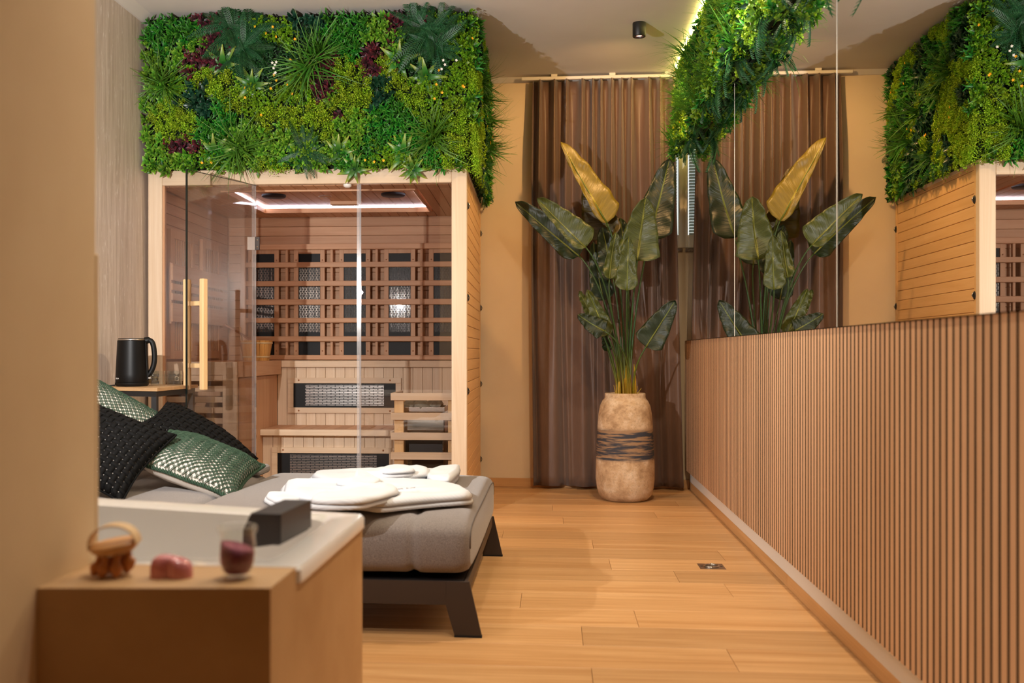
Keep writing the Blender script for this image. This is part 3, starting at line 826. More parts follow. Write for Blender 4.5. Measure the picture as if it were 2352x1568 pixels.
MB().tube([rc_ + (p - rc_) * 1.004 for p in rim_[:37]], .0024, 6).obj('piping', M['piping'], mt, smooth=True)
hs = cushion_block(BX0, -1.265, BY0 + .005, BY1, .178, .362, .06, .02, .045, 60, 30, (-1.70,))
hs.obj('head_cushion', M['linen'], bed, smooth=True)
MB().box(BX0 - .0, -1.27, BY1 - .19, BY1 + .0, .36, .40).obj('head_roll', M['linen'], bed, bev=.02, seg=3)
# frame: side rails and splayed plate legs in one flat profile
def side_rail(yv):
    prof = [(BX0, .102), (BX1 - .085, .102), (BX1 - .055, 0.004), (BX1 + .040, 0.004), (BX1 - .002, .176), (BX0, .176)]
    return prof
for yv in (BY0, BY1 - .012):
    rl = MB().box(BX0, BX1 - .075, 0, .012, .102, .176).obj('side_rail', M['bronze'], bed); rl.location = (0, yv, 0)
    lg = MB()
    lg.loft([[(x, yy_, z) for (x, z) in ((BX1 - .0765, .102), (BX1 - .048, .006), (BX1 + .038, .006), (BX1 - .001, .176), (BX1 - .0765, .176))] for yy_ in (0, .012)])
    l = lg.obj('leg', M['bronze'], bed, bev=.001); l.location = (0, yv, 0)
    f = MB().box(BX1 - .049, BX1 + .039, -.001, .014, 0, .007).obj('foot_pad', M['rubber'], l)
    lg2 = MB().loft([[(x, yy_, z) for (x, z) in ((BX0 + .09, .102), (BX0 + .06, .004), (BX0 - .02, .004), (BX0, .176), (BX0 + .09, .176))] for yy_ in (0, .012)])
    l = lg2.obj('leg', M['bronze'], bed); l.location = (0, yv, 0)
bxo('end_rail', M['bronze'], bed, BX1 - .018, BX1 - .006, BY0 + .013, BY1 - .013, .135, .176, .001)
MB().box(BX0 + .02, BX1 - .02, BY0 + .013, BY1 - .013, .166, .1765).obj('slat_base', M['black'], bed)

# ---------------------------------------------------------------- scatter cushions
def cushion(name, label, group, c, u, v, hw, hh, th, kind, seed, sag=0.0):
    """pillow in its own frame: u to the right, v up the face, n out of the face"""
    u = Vector(u).normalized(); v = Vector(v); v = (v - u * v.dot(u)).normalized(); n = u.cross(v)
    t = thing(name, label, 'cushion', c, 0, group)
    def P(a, b, side, off=0.0):
        x, y = 2 * a - 1, 2 * b - 1
        e = (1 - abs(x) ** 2.6) * (1 - abs(y) ** 2.6)
        k = th * max(e, 0) ** .55
        pin = 1 - .10 * (1 - (abs(x) ** 2)) * abs(y) ** 3
        pin2 = 1 - .10 * (1 - (abs(y) ** 2)) * abs(x) ** 3
        w = .006 * noise.noise(Vector((x * 2.2 + seed, y * 2.2, side * 3)))
        return u * (x * hw * pin2) + v * (y * hh * pin) + n * (side * (k + off) + w - sag * (x * x) * .5)
    if kind == 'green':
        MB().grid(lambda a, b: P(a, b, 1), 28, 28).grid(lambda a, b: P(1 - a, b, -1), 28, 28).obj('cover', M['cotton'], t, smooth=True)
        cords = MB(); N = 18
        for k in range(-N + 1, N):
            for s_ in (1, -1):
                pts = []
                for q in range(0, 61):
                    a = q / 60
                    b = (a + k / N) if s_ > 0 else (1 - a + k / N)
                    if -.001 <= b <= 1.001:
                        pts.append(P(a, min(max(b, 0), 1), 1, .0030 + .0016 * math.sin(q * PI * N / 60 + (PI if s_ > 0 else 0))))
                if len(pts) > 2: 
                    for o_ in (-.0021, .0021):
                        dd = u * o_ + v * (o_ * -s_)
                        cords.tube([p + dd for p in pts], .0016, 4, False)
        tag(cords.obj('cord_net', M['cord'], t, smooth=True), kind='stuff')
        rim = [P(i / 40, 0, 1, .002) for i in range(41)] + [P(1, i / 40, 1, .002) for i in range(1, 41)] + [P(1 - i / 40, 1, 1, .002) for i in range(1, 41)] + [P(0, 1 - i / 40, 1, .002) for i in range(1, 41)]
        br = MB(); nn = len(rim)
        for ph in range(3):
            pts = []
            for i in range(nn * 3):
                f_ = i / 3; p0 = rim[int(f_)]; p1 = rim[(int(f_) + 1) % nn]; p = p0.lerp(p1, f_ - int(f_))
                ang = i * .62 + ph * 2.1
                pts.append(p + n * (.0055 * math.sin(ang)) + (u + v) * (.004 * math.cos(ang)))
            br.tube(pts, .0042, 5, False)
        br.obj('braid_edge', M['cord'], t, smooth=True)
    else:
        MB().grid(lambda a, b: P(a, b, 1), 28, 28).grid(lambda a, b: P(1 - a, b, -1), 28, 28).obj('cover', M['cotton'], t, smooth=True)
        wv = MB(); N = 17; hwd = .40 / N
        for k in range(N):
            for s_ in (0, 1):
                m = (k + .5) / N
                def st(a, b, k=k, s_=s_, m=m):
                    off = .0042 + .0021 * math.cos(PI * (a * N - .5) + PI * (k + s_)) 
                    return P(a, m + (b - .5) * 2 * hwd, 1, off) if s_ else P(m + (b - .5) * 2 * hwd, a, 1, off)
                wv.grid(st, 90, 1)
        w_ = wv.obj('woven_strap', M['strap'], t, smooth=True); tag(w_, kind='stuff')
        sd_ = w_.modifiers.new('thick', 'SOLIDIFY'); sd_.thickness = .0016
        rim = [P(i / 30, 0, 1, .001) for i in range(31)] + [P(1, i / 30, 1, .001) for i in range(1, 31)] + [P(1 - i / 30, 1, 1, .001) for i in range(1, 31)] + [P(0, 1 - i / 30, 1, .001) for i in range(1, 31)]
        MB().tube(rim, .006, 6, False).obj('strap_edge', M['strap'], t, smooth=True)
    return t
cushion('scatter_cushion', 'green netted white cushion lying in front, nearest the robes', None, at_y(462, 1066, 3.80), (.385, .03, -.145), (.04, .34, .07), .205, .180, .075, 'green', 1)
cushion('scatter_cushion', 'black woven cushion at the back, behind the front green cushion', None, at_y(442, 1024, 4.10), (.38, .02, -.235), (.04, .33, .09), .235, .19, .09, 'black', 2)
cushion('scatter_cushion', 'large green netted cushion at the back left, near the table', None, at_y(212, 972, 3.95), (.37, .0, -.19), (.02, .30, .24), .24, .21, .095, 'green', 3)
cushion('scatter_cushion', 'black woven cushion at the front left, beside the bath', None, at_y(224, 1026, 3.58), (.40, .0, -.153), (.02, .27, .21), .215, .19, .07, 'black', 4)

# ---------------------------------------------------------------- bathrobes
def pad(outline, z0, th, seed, folds=.010, dirv=(1, .2), nr=16, edge=.35):
    """folded piece of towelling: outline on the bed, domed edge, soft creases"""
    mb = MB()
    pts0 = [Vector((p.x, p.y, 0)) for p in outline]
    d = Vector((dirv[0], dirv[1], 0)).normalized(); pr = Vector((-d.y, d.x, 0))
    c = sum(pts0, Vector()) / len(pts0)
    for lay in (0, 1):                                     # two plies, the upper a little short of the lower
        out = round_poly([c + (p - c) * (1.0, .972)[lay] + d * (0, .006)[lay] for p in pts0], .035, 4)
        zb, tk = z0 + th * .5 * lay, th * .5
        n = len(out); rings = []
        for k in range(nr + 1):
            t = 1 - k / nr
            ring = []
            for p in out:
                q = c.lerp(p, t); s_ = q - c
                e = (1 - t) * (p - c).length                # distance in from the edge
                h = tk * min(1, e / .018) ** .4
                a_, b_ = s_.dot(d), s_.dot(pr)
                w_ = b_ + .03 * noise.noise(Vector((a_ * 4, b_ * 6, seed)))
                f_ = .8 * noise.noise(Vector((a_ * 2.5 + seed, w_ * 9, seed))) + .9 * max(0, 1 - 3.2 * abs(noise.noise(Vector((a_ * 1.8, w_ * 8 + seed, 2))))) + .12 * noise.noise(Vector((a_ * 14, b_ * 30, seed)))
                ring.append((q.x, q.y, zb + h + (folds * f_ * min(1, e / .05) if lay else .004 * f_ * min(1, e / .03))))
            rings.append(ring)
        mb.loft([[(p.x, p.y, zb) for p in out]] + rings[:-1], True, False)
        b = len(mb.v); mb.v.append((c.x, c.y, rings[-1][0][2]))
        mb.f += [(b - n + i, b - n + (i + 1) % n, b) for i in range(n)]
    return mb
def bz(pts, z=.378): return [at_z(x, y, z) for x, y in pts]
rb1 = thing('bathrobe', 'white folded bathrobe at the back of the bed, near the sauna', 'bathrobe', (0, 0, 0), 0, 'folded bathrobes')
pad(bz([(706, 1108), (712, 1098), (770, 1096), (850, 1092), (930, 1093), (1000, 1094), (1054, 1097), (1040, 1120), (1010, 1122), (930, 1114), (820, 1117), (740, 1121)]), .383, .030, 3.1, .012).obj('body', M['robe'], rb1, smooth=True)
pad(bz([(850, 1096), (890, 1089), (940, 1089), (990, 1096), (985, 1106), (930, 1112), (860, 1116), (800, 1114)], .40), .402, .036, 5.7, .018).obj('sleeve', M['robe'], rb1, smooth=True)
pad(bz([(860, 1091), (905, 1087), (960, 1090), (930, 1094), (880, 1097)], .43), .428, .03, 7.7, .008).obj('collar', M['robe'], rb1, smooth=True)
pad(bz([(1000, 1094), (1056, 1086), (1054, 1098), (1030, 1122), (985, 1118), (960, 1104)], .39), .384, .045, 2.2, .008).obj('hem', M['robe'], rb1, smooth=True)
rb2 = thing('bathrobe', 'white folded bathrobe at the front of the bed with grey stitched lettering', 'bathrobe', (0, 0, 0), 0, 'folded bathrobes')
pad(bz([(640, 1150), (645, 1124), (700, 1120), (760, 1118), (830, 1110), (900, 1116), (1000, 1122), (1060, 1134), (1090, 1152), (1085, 1162), (1000, 1168), (920, 1176), (870, 1182), (838, 1176), (760, 1172), (700, 1172)]), .383, .034, 1.4, .013, (1, .1), 22, .22).obj('body', M['robe'], rb2, smooth=True)
pad(bz([(720, 1150), (790, 1138), (850, 1128), (908, 1136), (920, 1146), (880, 1158), (830, 1172), (760, 1174), (700, 1170)], .41), .412, .032, 9.2, .016, (1, .35), 20).obj('sleeve', M['robe'], rb2, smooth=True)
pad(bz([(806, 1118), (818, 1098), (836, 1100), (880, 1118), (860, 1128), (800, 1130), (760, 1124)], .41), .412, .030, 4.2, .012, (.3, 1)).obj('lapel', M['robe'], rb2, smooth=True)
pad(bz([(604, 1154), (612, 1144), (660, 1146), (690, 1160), (680, 1172), (630, 1170)]), .383, .024, 6.6, .006).obj('sleeve', M['robe'], rb2, smooth=True)
p0 = at_z(906, 1125, .428); p1 = at_z(955, 1121, .428)
dx = p1 - p0
emb = MB()
rt = random.Random(3)
for i in range(6):
    q = p0 + dx * ((i + (.6 if i > 2 else 0)) / 6.6)
    w = dx.length / 6.6 * .62
    z = .430
    for (ax, ay, bx, by) in rt.sample([(0, 0, 0, 1), (0, 1, 1, 1), (1, 0, 1, 1), (0, .5, 1, .5), (0, 0, 1, 0), (0, 1, 1, 0)], 3):
        emb.tube([q + Vector((ax * w, ay * .022, z - q.z)), q + Vector((bx * w, by * .022, z - q.z))], .0009, 4)
emb.obj('stitched_lettering', M['thread'], rb2)

# ---------------------------------------------------------------- side table, kettle, glasses
TZ = .735
tb = thing('side_table', 'small side table with oak top and black steel legs by the left wall', 'table', (-2.0, 4.75, 0))
def tl(x, y): return (x + 2.0, y - 4.75)
top = [tl(-1.835, 4.48), tl(-1.82, 4.97), tl(-2.215, 4.97), tl(-2.215, 4.60)]
MB().prism(top, TZ - .016, TZ).obj('table_top', M['ply'], tb, bev=.001)
fr = MB()
ins = [tl(-1.845, 4.495), tl(-1.832, 4.96), tl(-2.205, 4.96), tl(-2.205, 4.61)]
fi = [tl(-1.868, 4.52), tl(-1.856, 4.94), tl(-2.18, 4.94), tl(-2.18, 4.635)]
for i in range(4):
    j = (i + 1) % 4
    fr.prism([ins[i], ins[j], fi[j], fi[i]], TZ - .042, TZ - .0165)
fr.obj('apron', M['black'], tb)
for (x, y) in ((-1.859, 4.511), (-1.846, 4.946), (-2.19, 4.946), (-2.19, 4.626)):
    a, b = tl(x, y)
    MB().box(a - .0125, a + .0125, b - .0125, b + .0125, 0, TZ - .042).obj('leg', M['black'], tb)
s_ = MB().lathe([(.0001, .003), (.005, .002), (.006, 0)], 12).obj('screw', M['steel'], tb, smooth=True)
s_.location = (*tl(-1.885, 4.5215), TZ - .03); s_.rotation_euler = (R(90), 0, R(-15))
kp = (-2.052, 4.70, TZ)
kt = thing('electric_kettle', 'black electric kettle with a thin steel ring on the side table', 'kettle', kp, R(12))
MB().lathe([(.0001, 0), (.070, 0), (.078, .008), (.079, .018), (.077, .0195)], 48).obj('power_base', M['blackmatte'], kt, auto=True)
MB().lathe([(.0001, .020), (.076, .020), (.0775, .024), (.076, .06), (.068, .222), (.066, .224)], 56).obj('body', M['kettle'], kt, auto=True)
MB().lathe([(.0662, .224), (.0672, .2255), (.0668, .229), (.0655, .229)], 48).obj('steel_ring', M['steel'], kt, smooth=True)
MB().lathe([(.0652, .2285), (.064, .233), (.0001, .234)], 48).obj('lid', M['blackmatte'], kt, auto=True)
hp = [(.060, 0, .222), (.085, 0, .226), (.099, 0, .212), (.106, 0, .17), (.107, 0, .125), (.100, 0, .09), (.086, 0, .062), (.070, 0, .048)]
hp = [Vector(p) for p in hp]
sp_ = []
for i in range(len(hp) - 1):
    for k in range(4): sp_.append(hp[i].lerp(hp[i + 1], k / 4))
sp_.append(hp[-1])
for _ in range(4): sp_ = [sp_[0]] + [(sp_[i - 1] + sp_[i] * 2 + sp_[i + 1]) / 4 for i in range(1, len(sp_) - 1)] + [sp_[-1]]
MB().tube(sp_, [.017] * 4 + [.013] * (len(sp_) - 8) + [.012] * 4, 12, True, .95).obj('handle', M['blackmatte'], kt, smooth=True)
MB().loft([[(.055, -.019, z), (.0795 - (z - .03) * .055, -.017, z), (.0795 - (z - .03) * .055, .017, z), (.055, .019, z)] for z in (.03, .10, .215)]).obj('handle_strip', M['blackmatte'], kt, bev=.003)
MB().box(.070, .092, -.010, .010, .036, .044).obj('switch', M['steel'], kt, bev=.002)
tx = bpy.data.curves.new('brand', 'FONT'); tx.body = 'TESLA'; tx.size = .0098; tx.extrude = .0003; tx.align_x = 'CENTER'; tx.space_character = 1.15
to = bpy.data.objects.new('brand_tmp', tx); COL.objects.link(to)
bpy.context.view_layer.update()
tm = bpy.data.meshes.new_from_object(to.evaluated_get(bpy.context.evaluated_depsgraph_get()))
bpy.data.objects.remove(to)
R0 = .0770
a0 = R(-140)
for v in tm.vertices:
    a = a0 + v.co.x / R0
    rr = .0776 - (v.co.y + .004) * .05 + v.co.z + .0004
    v.co = Vector((rr * math.cos(a), rr * math.sin(a), v.co.y + .036))
tm.materials.clear(); tm.materials.append(M['dome'])
link('brand_lettering', tm, kt)
MB().tube([(-.074, -.02, .006), (-.10, -.03, .004), (-.13, .02, .003), (-.155, .08, .003)], .0035, 6).obj('power_cord', M['rubber'], kt, smooth=True)
def tumbler(name, label, loc, r, h, fill=None, group=None):
    g = thing(name, label, 'glass', loc, 0, group)
    n = 28; prof = [(.0001, .001), (r * .93, .001), (r, .006), (r * 1.02, h), (r * .96, h), (r * .93, .010), (.0001, .009)]
    mb = MB().lathe(prof, n)
    mb.obj('bowl', M['glass'], g, smooth=True)
    kn = MB()
    for k in range(3):
        for i in range(10):
            a = 2 * PI * (i + .5 * k) / 10; z = h * (.22 + .24 * k)
            p = Vector((r * 1.01 * math.cos(a), r * 1.01 * math.sin(a), z)); o_ = Vector((math.cos(a), math.sin(a), 0)); t_ = Vector((-o_.y, o_.x, 0))
            b = len(kn.v); w = r * .26
            kn.v += [tuple(p + o_ * .004)] + [tuple(p + q * w - o_ * .001) for q in (t_, Vector((0, 0, 1)), -t_, Vector((0, 0, -1)))]
            kn.f += [(b, b + 1, b + 2), (b, b + 2, b + 3), (b, b + 3, b + 4), (b, b + 4, b + 1)]
    kn.obj('facet', M['glass'], g)
    if fill:
        MB().lathe([(.0001, .0095), (r * .92, .0105), (r * .94, h * .55), (.0001, h * .57)], 24).obj('sugar', M['cream'], g, smooth=True)
    return g
tumbler('drinking_glass', 'cut glass tumbler standing just right of the kettle', (-1.925, 4.715, TZ), .0345, .074, None, 'tumblers on the side table')
tumbler('drinking_glass', 'cut glass tumbler furthest right on the side table', (-1.878, 4.80, TZ), .0345, .074, None, 'tumblers on the side table')
tumbler('glass_jar', 'small glass jar of beige sugar half hidden behind the kettle', (-2.005, 4.835, TZ), .031, .072, True)

# ---------------------------------------------------------------- bath
BT = .56
bath = thing('built_in_bath', 'white bath with a microcement surround in the front left corner', 'bathtub', (0, 0, 0))
su = MB()
A, B_, C_, D_, E_, F_ = (-.7435, 1.378), (-.408, 1.407), (-.402, 2.066), (-1.10, 2.252), (-1.86, 2.40), (-1.86, 1.56)
lip = .026
su.prism([A, B_, (-.4068, 1.545), (-.7435, 1.545)], 0, BT)                               # front ledge
su.prism([(-.425, 1.5455), (-.4068, 1.5455), C_, (-.424, 2.072)], 0, BT - lip)             # right side
su.prism([(-.425, 2.072), C_, D_, E_, (-1.86, 2.38), (-1.10, 2.232)], 0, BT - lip)         # far side
su.prism([(-1.86, 1.602), (-.80, 1.586), (-.80, 1.596), (-1.86, 1.612)], 0, BT - lip)
su.prism([(-1.86, 1.5855), (-1.84, 1.5855), (-1.84, 2.375), (-1.86, 2.379)], 0, BT - lip)
su.obj('surround', M['micro'], bath, bev=.002)
def ringpts(off, z, rad):
    base = [(-.4005, 1.546), (-.3955, 2.071), (-1.10, 2.258), (-1.865, 2.405), (-1.865, 1.60), (-.80, 1.584), (-.738, 1.546)]
    c = Vector((-1.0, 1.9, 0)); pts = [Vector((x, y, 0)) for x, y in base]
    m = len(pts); res = []
    for i in range(m):
        p, a, b = pts[i], pts[i - 1], pts[(i + 1) % m]
        d1, d2 = (p - a).normalized(), (b - p).normalized()
        n1, n2 = Vector((-d1.y, d1.x, 0)), Vector((-d2.y, d2.x, 0))
        k = (n1 + n2).normalized(); k = k / max(.3, k.dot(n1))
        res.append(p + k * off)
    return [Vector((p.x, p.y, z)) for p in round_poly(res, rad, 6)]
# rim with a cut-out where the partition stands is hidden behind the wall
rings = [ringpts(.0, BT - lip, .02), ringpts(-.0, BT - .006, .02), ringpts(.004, BT, .022), ringpts(.055, BT, .04), ringpts(.066, BT - .006, .06), ringpts(.075, BT - .05, .08), ringpts(.11, .24, .12), ringpts(.19, .15, .14)]
bs = MB().loft(rings, False, True)
bo = bs.obj('bath_shell', M['acrylic'], bath, auto=True)
# matt black spout block on the rim
fc = thing('bath_spout', 'matte black block-shaped bath spout on the white rim', 'faucet', (0, 0, 0))
q0 = at_z(645, 1249, BT + .004); q1 = at_z(716, 1211, BT + .004)
ax = (q1 - q0).normalized(); lat = Vector((-ax.y, ax.x, 0))
Hs = .053
def sec(p, k=1.0): return [p, p + lat * .072 * k - Vector((0, 0, .012)) * k, p + lat * .071 + Vector((0, 0, Hs * .42)), p + lat * .056 + Vector((0, 0, Hs)), p + Vector((0, 0, Hs))]
MB().loft([sec(q0), sec(q1)]).obj('spout_body', M['spout'], fc, bev=.0025)
q0b, q1b = q0 + ax * .006 + lat * .005, q1 - ax * .006 + lat * .005
MB().prism([(q0b.x, q0b.y), (q1b.x, q1b.y), ((q1b + lat * .03).x, (q1b + lat * .03).y), ((q0b + lat * .03).x, (q0b + lat * .03).y)], BT + .0005, BT + .005).obj('base_plate', M['rubber'], fc)

# massage brush
bp_ = at_z(262, 1322, BT)
br = thing('massage_brush', 'wooden anti-cellulite massage brush with round knobs on the bath ledge', 'brush', (bp_.x, bp_.y + .004, BT), 0)
tilt = Matrix.Rotation(R(-9), 4, 'Y') @ Matrix.Rotation(R(6), 4, 'X')
def tb_(p): return (tilt @ Vector(p) + Vector((0, 0, .043)))
dk = MB(); 
dk.loft([[tb_((r * math.cos(2 * PI * i / 36), r * .86 * math.sin(2 * PI * i / 36), z)) for i in range(36)] for r, z in ((.030, -.0045), (.034, -.003), (.037, .001), (.0375, .006), (.035, .0085))], True, True)
dk.obj('disc', M['handlewood'], br, auto=True)
dk = MB().loft([[tb_((r * math.cos(2 * PI * i / 36), r * .86 * math.sin(2 * PI * i / 36), z)) for i in range(36)] for r, z in ((.0275, -.008), (.031, -.0046))], True, True).obj('pad', M['strapband'], br, auto=True)
sb = MB()
rows_ = []
for i in range(25):
    a = PI * i / 24
    ww = .011
    p = (-.0385 * math.cos(a), 0, .002 + .034 * math.sin(a) ** .8)
    pi_ = (-.0365 * math.cos(a), 0, .002 + .032 * math.sin(a) ** .8)
    rows_.append([tb_((p[0], -ww, p[2])), tb_((p[0], ww, p[2])), tb_((pi_[0], ww, pi_[2])), tb_((pi_[0], -ww, pi_[2]))])
sb.loft(rows_); sb.obj('hand_strap', M['strapband'], br)
for i, (x, y, sl) in enumerate(((-.019, -.014, 1), (-.006, -.021, .2), (.010, -.019, -.6), (.022, -.008, -1), (-.020, .010, .8), (-.004, .0, 0), (.012, .006, -.6), (.0, .018, 0))):
    a = tb_((x, y, -.008)); b = Vector((x * 1.25, y * 1.25, .0085))
    b.z = .0098
    if x > .015: b.z = .019
    d = b - a
    pts = [a.lerp(b, k / 8) for k in range(9)]
    rr = [.0055, .0052, .0050, .0055, .0068, .0086, .0096, .0092, .0078]
    pts.append(b + d.normalized() * .006); rr.append(.0045)
    pts.append(b + d.normalized() * .0085); rr.append(.0008)
    kn = MB().tube(pts, rr, 14).obj('knob', M['knobwood'], br, smooth=True)
    mz = min(v.co.z for v in kn.data.vertices)
    if mz < 0:
        for v in kn.data.vertices: v.co.z = max(v.co.z, .0)
# pink soap and jar
sp0 = at_z(394, 1324, BT)
so = MB().grid(lambda a, b: (
    .0325 * math.cos(2 * PI * a) * math.sin(PI * (b * .5 + .0)) ** .55,
    (.021 + .004 * abs(math.cos(2 * PI * a))) * math.sin(2 * PI * a) * math.sin(PI * b * .5) ** .55 + (.006 * math.exp(-(math.cos(2 * PI * a) / .22) ** 2) * math.sin(PI * b * .5) if math.sin(2 * PI * a) < 0 else 0),
    .031 * max(0, math.cos(PI * b * .5)) ** .55 * (1 - .10 * math.cos(2 * PI * a))), 48, 14).obj('soap_bar', M['soap'], None, smooth=True)
so.location = (sp0.x, sp0.y, BT)
tag(so, 'glossy pink soap bar between the brush and the jar', 'soap')
jp = at_z(543, 1328, BT)
jr = thing('salt_jar', 'small glass jar half full of purple-pink bath salt on the bath ledge', 'jar', (jp.x, jp.y + .004, BT), 0)
prof = [(.0001, .0015), (.017, .001), (.020, .004), (.0235, .012), (.0275, .024), (.0288, .036), (.0275, .052), (.0262, .066), (.0285, .069), (.0302, .073), (.0302, .077), (.0285, .079), (.0262, .077), (.0240, .066), (.0252, .052), (.0264, .036), (.0252, .024), (.0212, .012), (.017, .0075), (.0001, .007)]
MB().lathe(prof, 44).obj('glass_body', M['glass'], jr, smooth=True)
MB().lathe([(.0001, .0078), (.0165, .0082), (.0206, .0125), (.0244, .024), (.0256, .036), (.0248, .047), (.018, .0475), (.0001, .0475)], 40).obj('bath_salt', M['salt'], jr, smooth=True)
for v in [c_ for c_ in jr.children if c_.name.startswith('bath_salt')][0].data.vertices:
    if v.co.z > .04: v.co.z += -v.co.x * .28 + .001

# ---------------------------------------------------------------- vase and plant
vp = Vector((.432, 6.15, 0))
va = thing('floor_vase', 'tall weathered clay floor vase with a dark brushed band holding the banana plant', 'vase', vp)
vo = [(.0001, 0), (.118, .0), (.135, .006), (.158, .03), (.172, .075), (.179, .13), (.178, .22), (.174, .32), (.169, .42), (.162, .52), (.152, .575), (.138, .605), (.126, .618), (.1235, .628), (.1235, .648), (.121, .652), (.115, .650), (.113, .60)]
MB().lathe(vo, 72).obj('body', M['vase'], va, smooth=True)
MB().lathe([(.1135, .645), (.115, .60), (.14, .55), (.14, .50)], 48).obj('inner_wall', M['vasein'], va, smooth=True)
MB().lathe([(.0001, .575), (.135, .565)], 32).obj('filler', M['vasein'], va, smooth=True)
pl = thing('banana_plant', 'tall artificial banana plant with broad ribbed leaves standing in the clay vase', 'plant', vp)
def banana_leaf(base, tip, Yb, Yt, hw_px, m, roll=0.0, fold=.25, lean=.5, bend=.03, seed=0, wl=1.0, wr=1.0):
    b = at_y(base[0], base[1], Yb) - vp; t = at_y(tip[0], tip[1], Yt) - vp
    d = (t - b); L = d.length; d.normalize()
    view = Vector((b.x + vp.x, b.y + vp.y, b.z - CAM_Z)).normalized()
    s = d.cross(view).normalized()                        # across the leaf in the picture's plane
    s = (Matrix.Rotation(roll, 3, d) @ s).normalized()
    n = s.cross(d).normalized()
    hw = hw_px * (Yb / F_PX)
    NL, NW = 26, 12
    verts, uvs, faces = [], [], []
    for i in range(NL + 1):
        v = i / NL
        w = (min(1, v / .16) ** .55) * (max(0, 1 - v) ** .42) * (1.0 - .10 * v) * 1.06
        w = max(w, .02 if v < .5 else 0.012)
        c = b + d * (L * v) + n * (bend * L * math.sin(PI * v) * 2)
        for j in range(NW + 1):
            u = j / NW; x = 2 * u - 1
            ww = hw * w * (wl if x < 0 else wr)
            ed = 1 + .06 * noise.noise(Vector((v * 7, seed, x)))
            wave = .006 * math.sin(v * 34 + seed) * abs(x) ** 2 + .012 * noise.noise(Vector((v * 5, seed, x * 1.4)))
            back = -.10 * hw * abs(x) * (v < .12) * (1 - v / .12)
            p = c + s * (x * ww * ed) + n * (-fold * ww * abs(x) * .6 + wave) + d * (-abs(x) ** 1.5 * hw * .18 * w)
            verts.append(p); uvs.append((u, v))
    W_ = NW + 1
    for i in range(NL):
        for j in range(NW):
            faces.append((i * W_ + j, i * W_ + j + 1, (i + 1) * W_ + j + 1, (i + 1) * W_ + j))
    me = bpy.data.meshes.new('banana_leaf'); me.from_pydata([tuple(p) for p in verts], [], faces)
    uvl = me.uv_layers.new(name='UVMap')
    for lp_ in me.loops: uvl.data[lp_.index].uv = uvs[lp_.vertex_index]
    me.materials.append(M[m]); me.shade_smooth()
    o = link('leaf', me, pl)
    sd_ = o.modifiers.new('thick', 'SOLIDIFY'); sd_.thickness = .0012; sd_.offset = 0
    rb_ = MB()
    pts = [b + d * (L * v) + n * (bend * L * math.sin(PI * v) * 2 - .001) for v in (0, .15, .3, .45, .6, .75, .9)]
    rb_.tube(pts, [.0052, .0046, .004, .0034, .0028, .002, .001], 6)
    rb_.a = [.5] * len(rb_.v)
    rb_.obj('midrib', M['stem'], o, smooth=True)
    return b, d
def stalk(b, d, root, r0=.0075, r1=.0042, sway=0.0):
    r_ = Vector((root[0], root[1], .58))
    L = (b - r_).length
    c1 = r_ + Vector((0, 0, L * .45)); c2 = b - d * min(L * .35, .16)
    pts = []; N = 18
    for k in range(N + 1):
        t = k / N
        pts.append((1 - t) ** 3 * r_ + 3 * t * (1 - t) ** 2 * c1 + 3 * t * t * (1 - t) * c2 + t ** 3 * b)
    mb = MB().tube(pts, [r0 + (r1 - r0) * k / N for k in range(N + 1)], 8)
    mb.a = [min(1, (v[2] - .60) / .32) for v in mb.v]
    mb.obj('stalk', M['stem'], pl, smooth=True)
Yp = 6.15
LV = [  # base, tip, depth at base, at tip, half width px, material, roll, fold, bend, root, wl, wr
    ((1394, 512), (1288, 326), 6.22, 6.26, 40, 'ban3', .35, .15, .01, (.0, .02), 1.25, .42),
    ((1402, 545), (1352, 388), 6.30, 6.36, 52, 'ban4', -.1, .15, .02, (.01, .05), .62, 1.15),
    ((1345, 568), (1233, 456), 6.02, 6.02, 44, 'ban', .15, .25, .03, (-.03, -.02), 1.05, .45),
    ((1330, 588), (1183, 463), 6.12, 6.22, 44, 'ban2', .1, .25, .03, (-.03, .01), 1.0, .62),
    ((1492, 548), (1538, 363), 6.26, 6.30, 46, 'ban2', -.1, .2, .02, (.03, .03), 1.05, 1.0),
    ((1464, 598), (1483, 454), 6.02, 5.98, 48, 'ban', .05, .2, .03, (.02, -.02), 1.05, 1.05),
    ((1440, 667), (1444, 543), 5.92, 5.90, 27, 'ban', .0, .25, .02, (.015, -.05), .95, 1.1),
    ((1400, 640), (1415, 533), 6.0, 6.0, 24, 'ban', .2, .35, .05, (-.01, -.04), 1.15, .75),
    ((1408, 640), (1383, 520), 6.24, 6.26, 36, 'ban2', .0, .2, .02, (-.01, .04), 1.0, 1.0),
    ((1386, 690), (1362, 556), 6.30, 6.30, 30, 'ban2', .2, .2, .02, (-.02, .05), 1.0, .9),
    ((1395, 770), (1349, 665), 6.06, 6.06, 25, 'ban', .1, .2, .02, (-.035, -.01), .9, 1.05),
    ((1388, 760), (1327, 722), 5.96, 5.94, 26, 'ban2', .3, .2, .04, (.03, -.05), 1.0, 1.0),
    ((1484, 796), (1551, 690), 6.02, 6.04, 36, 'ban2', .0, .2, .03, (.045, -.02), 1.0, 1.05),
    ((1360, 722), (1330, 668), 6.14, 6.14, 15, 'ban', .4, .2, .02, (-.04, .02), 1.0, 1.0),
    ((1397, 806), (1386, 756), 6.18, 6.18, 14, 'ban2', .5, .2, .02, (-.04, .03), 1.0, 1.0),
    ((1440, 610), (1425, 500), 6.36, 6.38, 34, 'ban2', .2, .2, .02, (.02, .06), 1.0, 1.0),
]
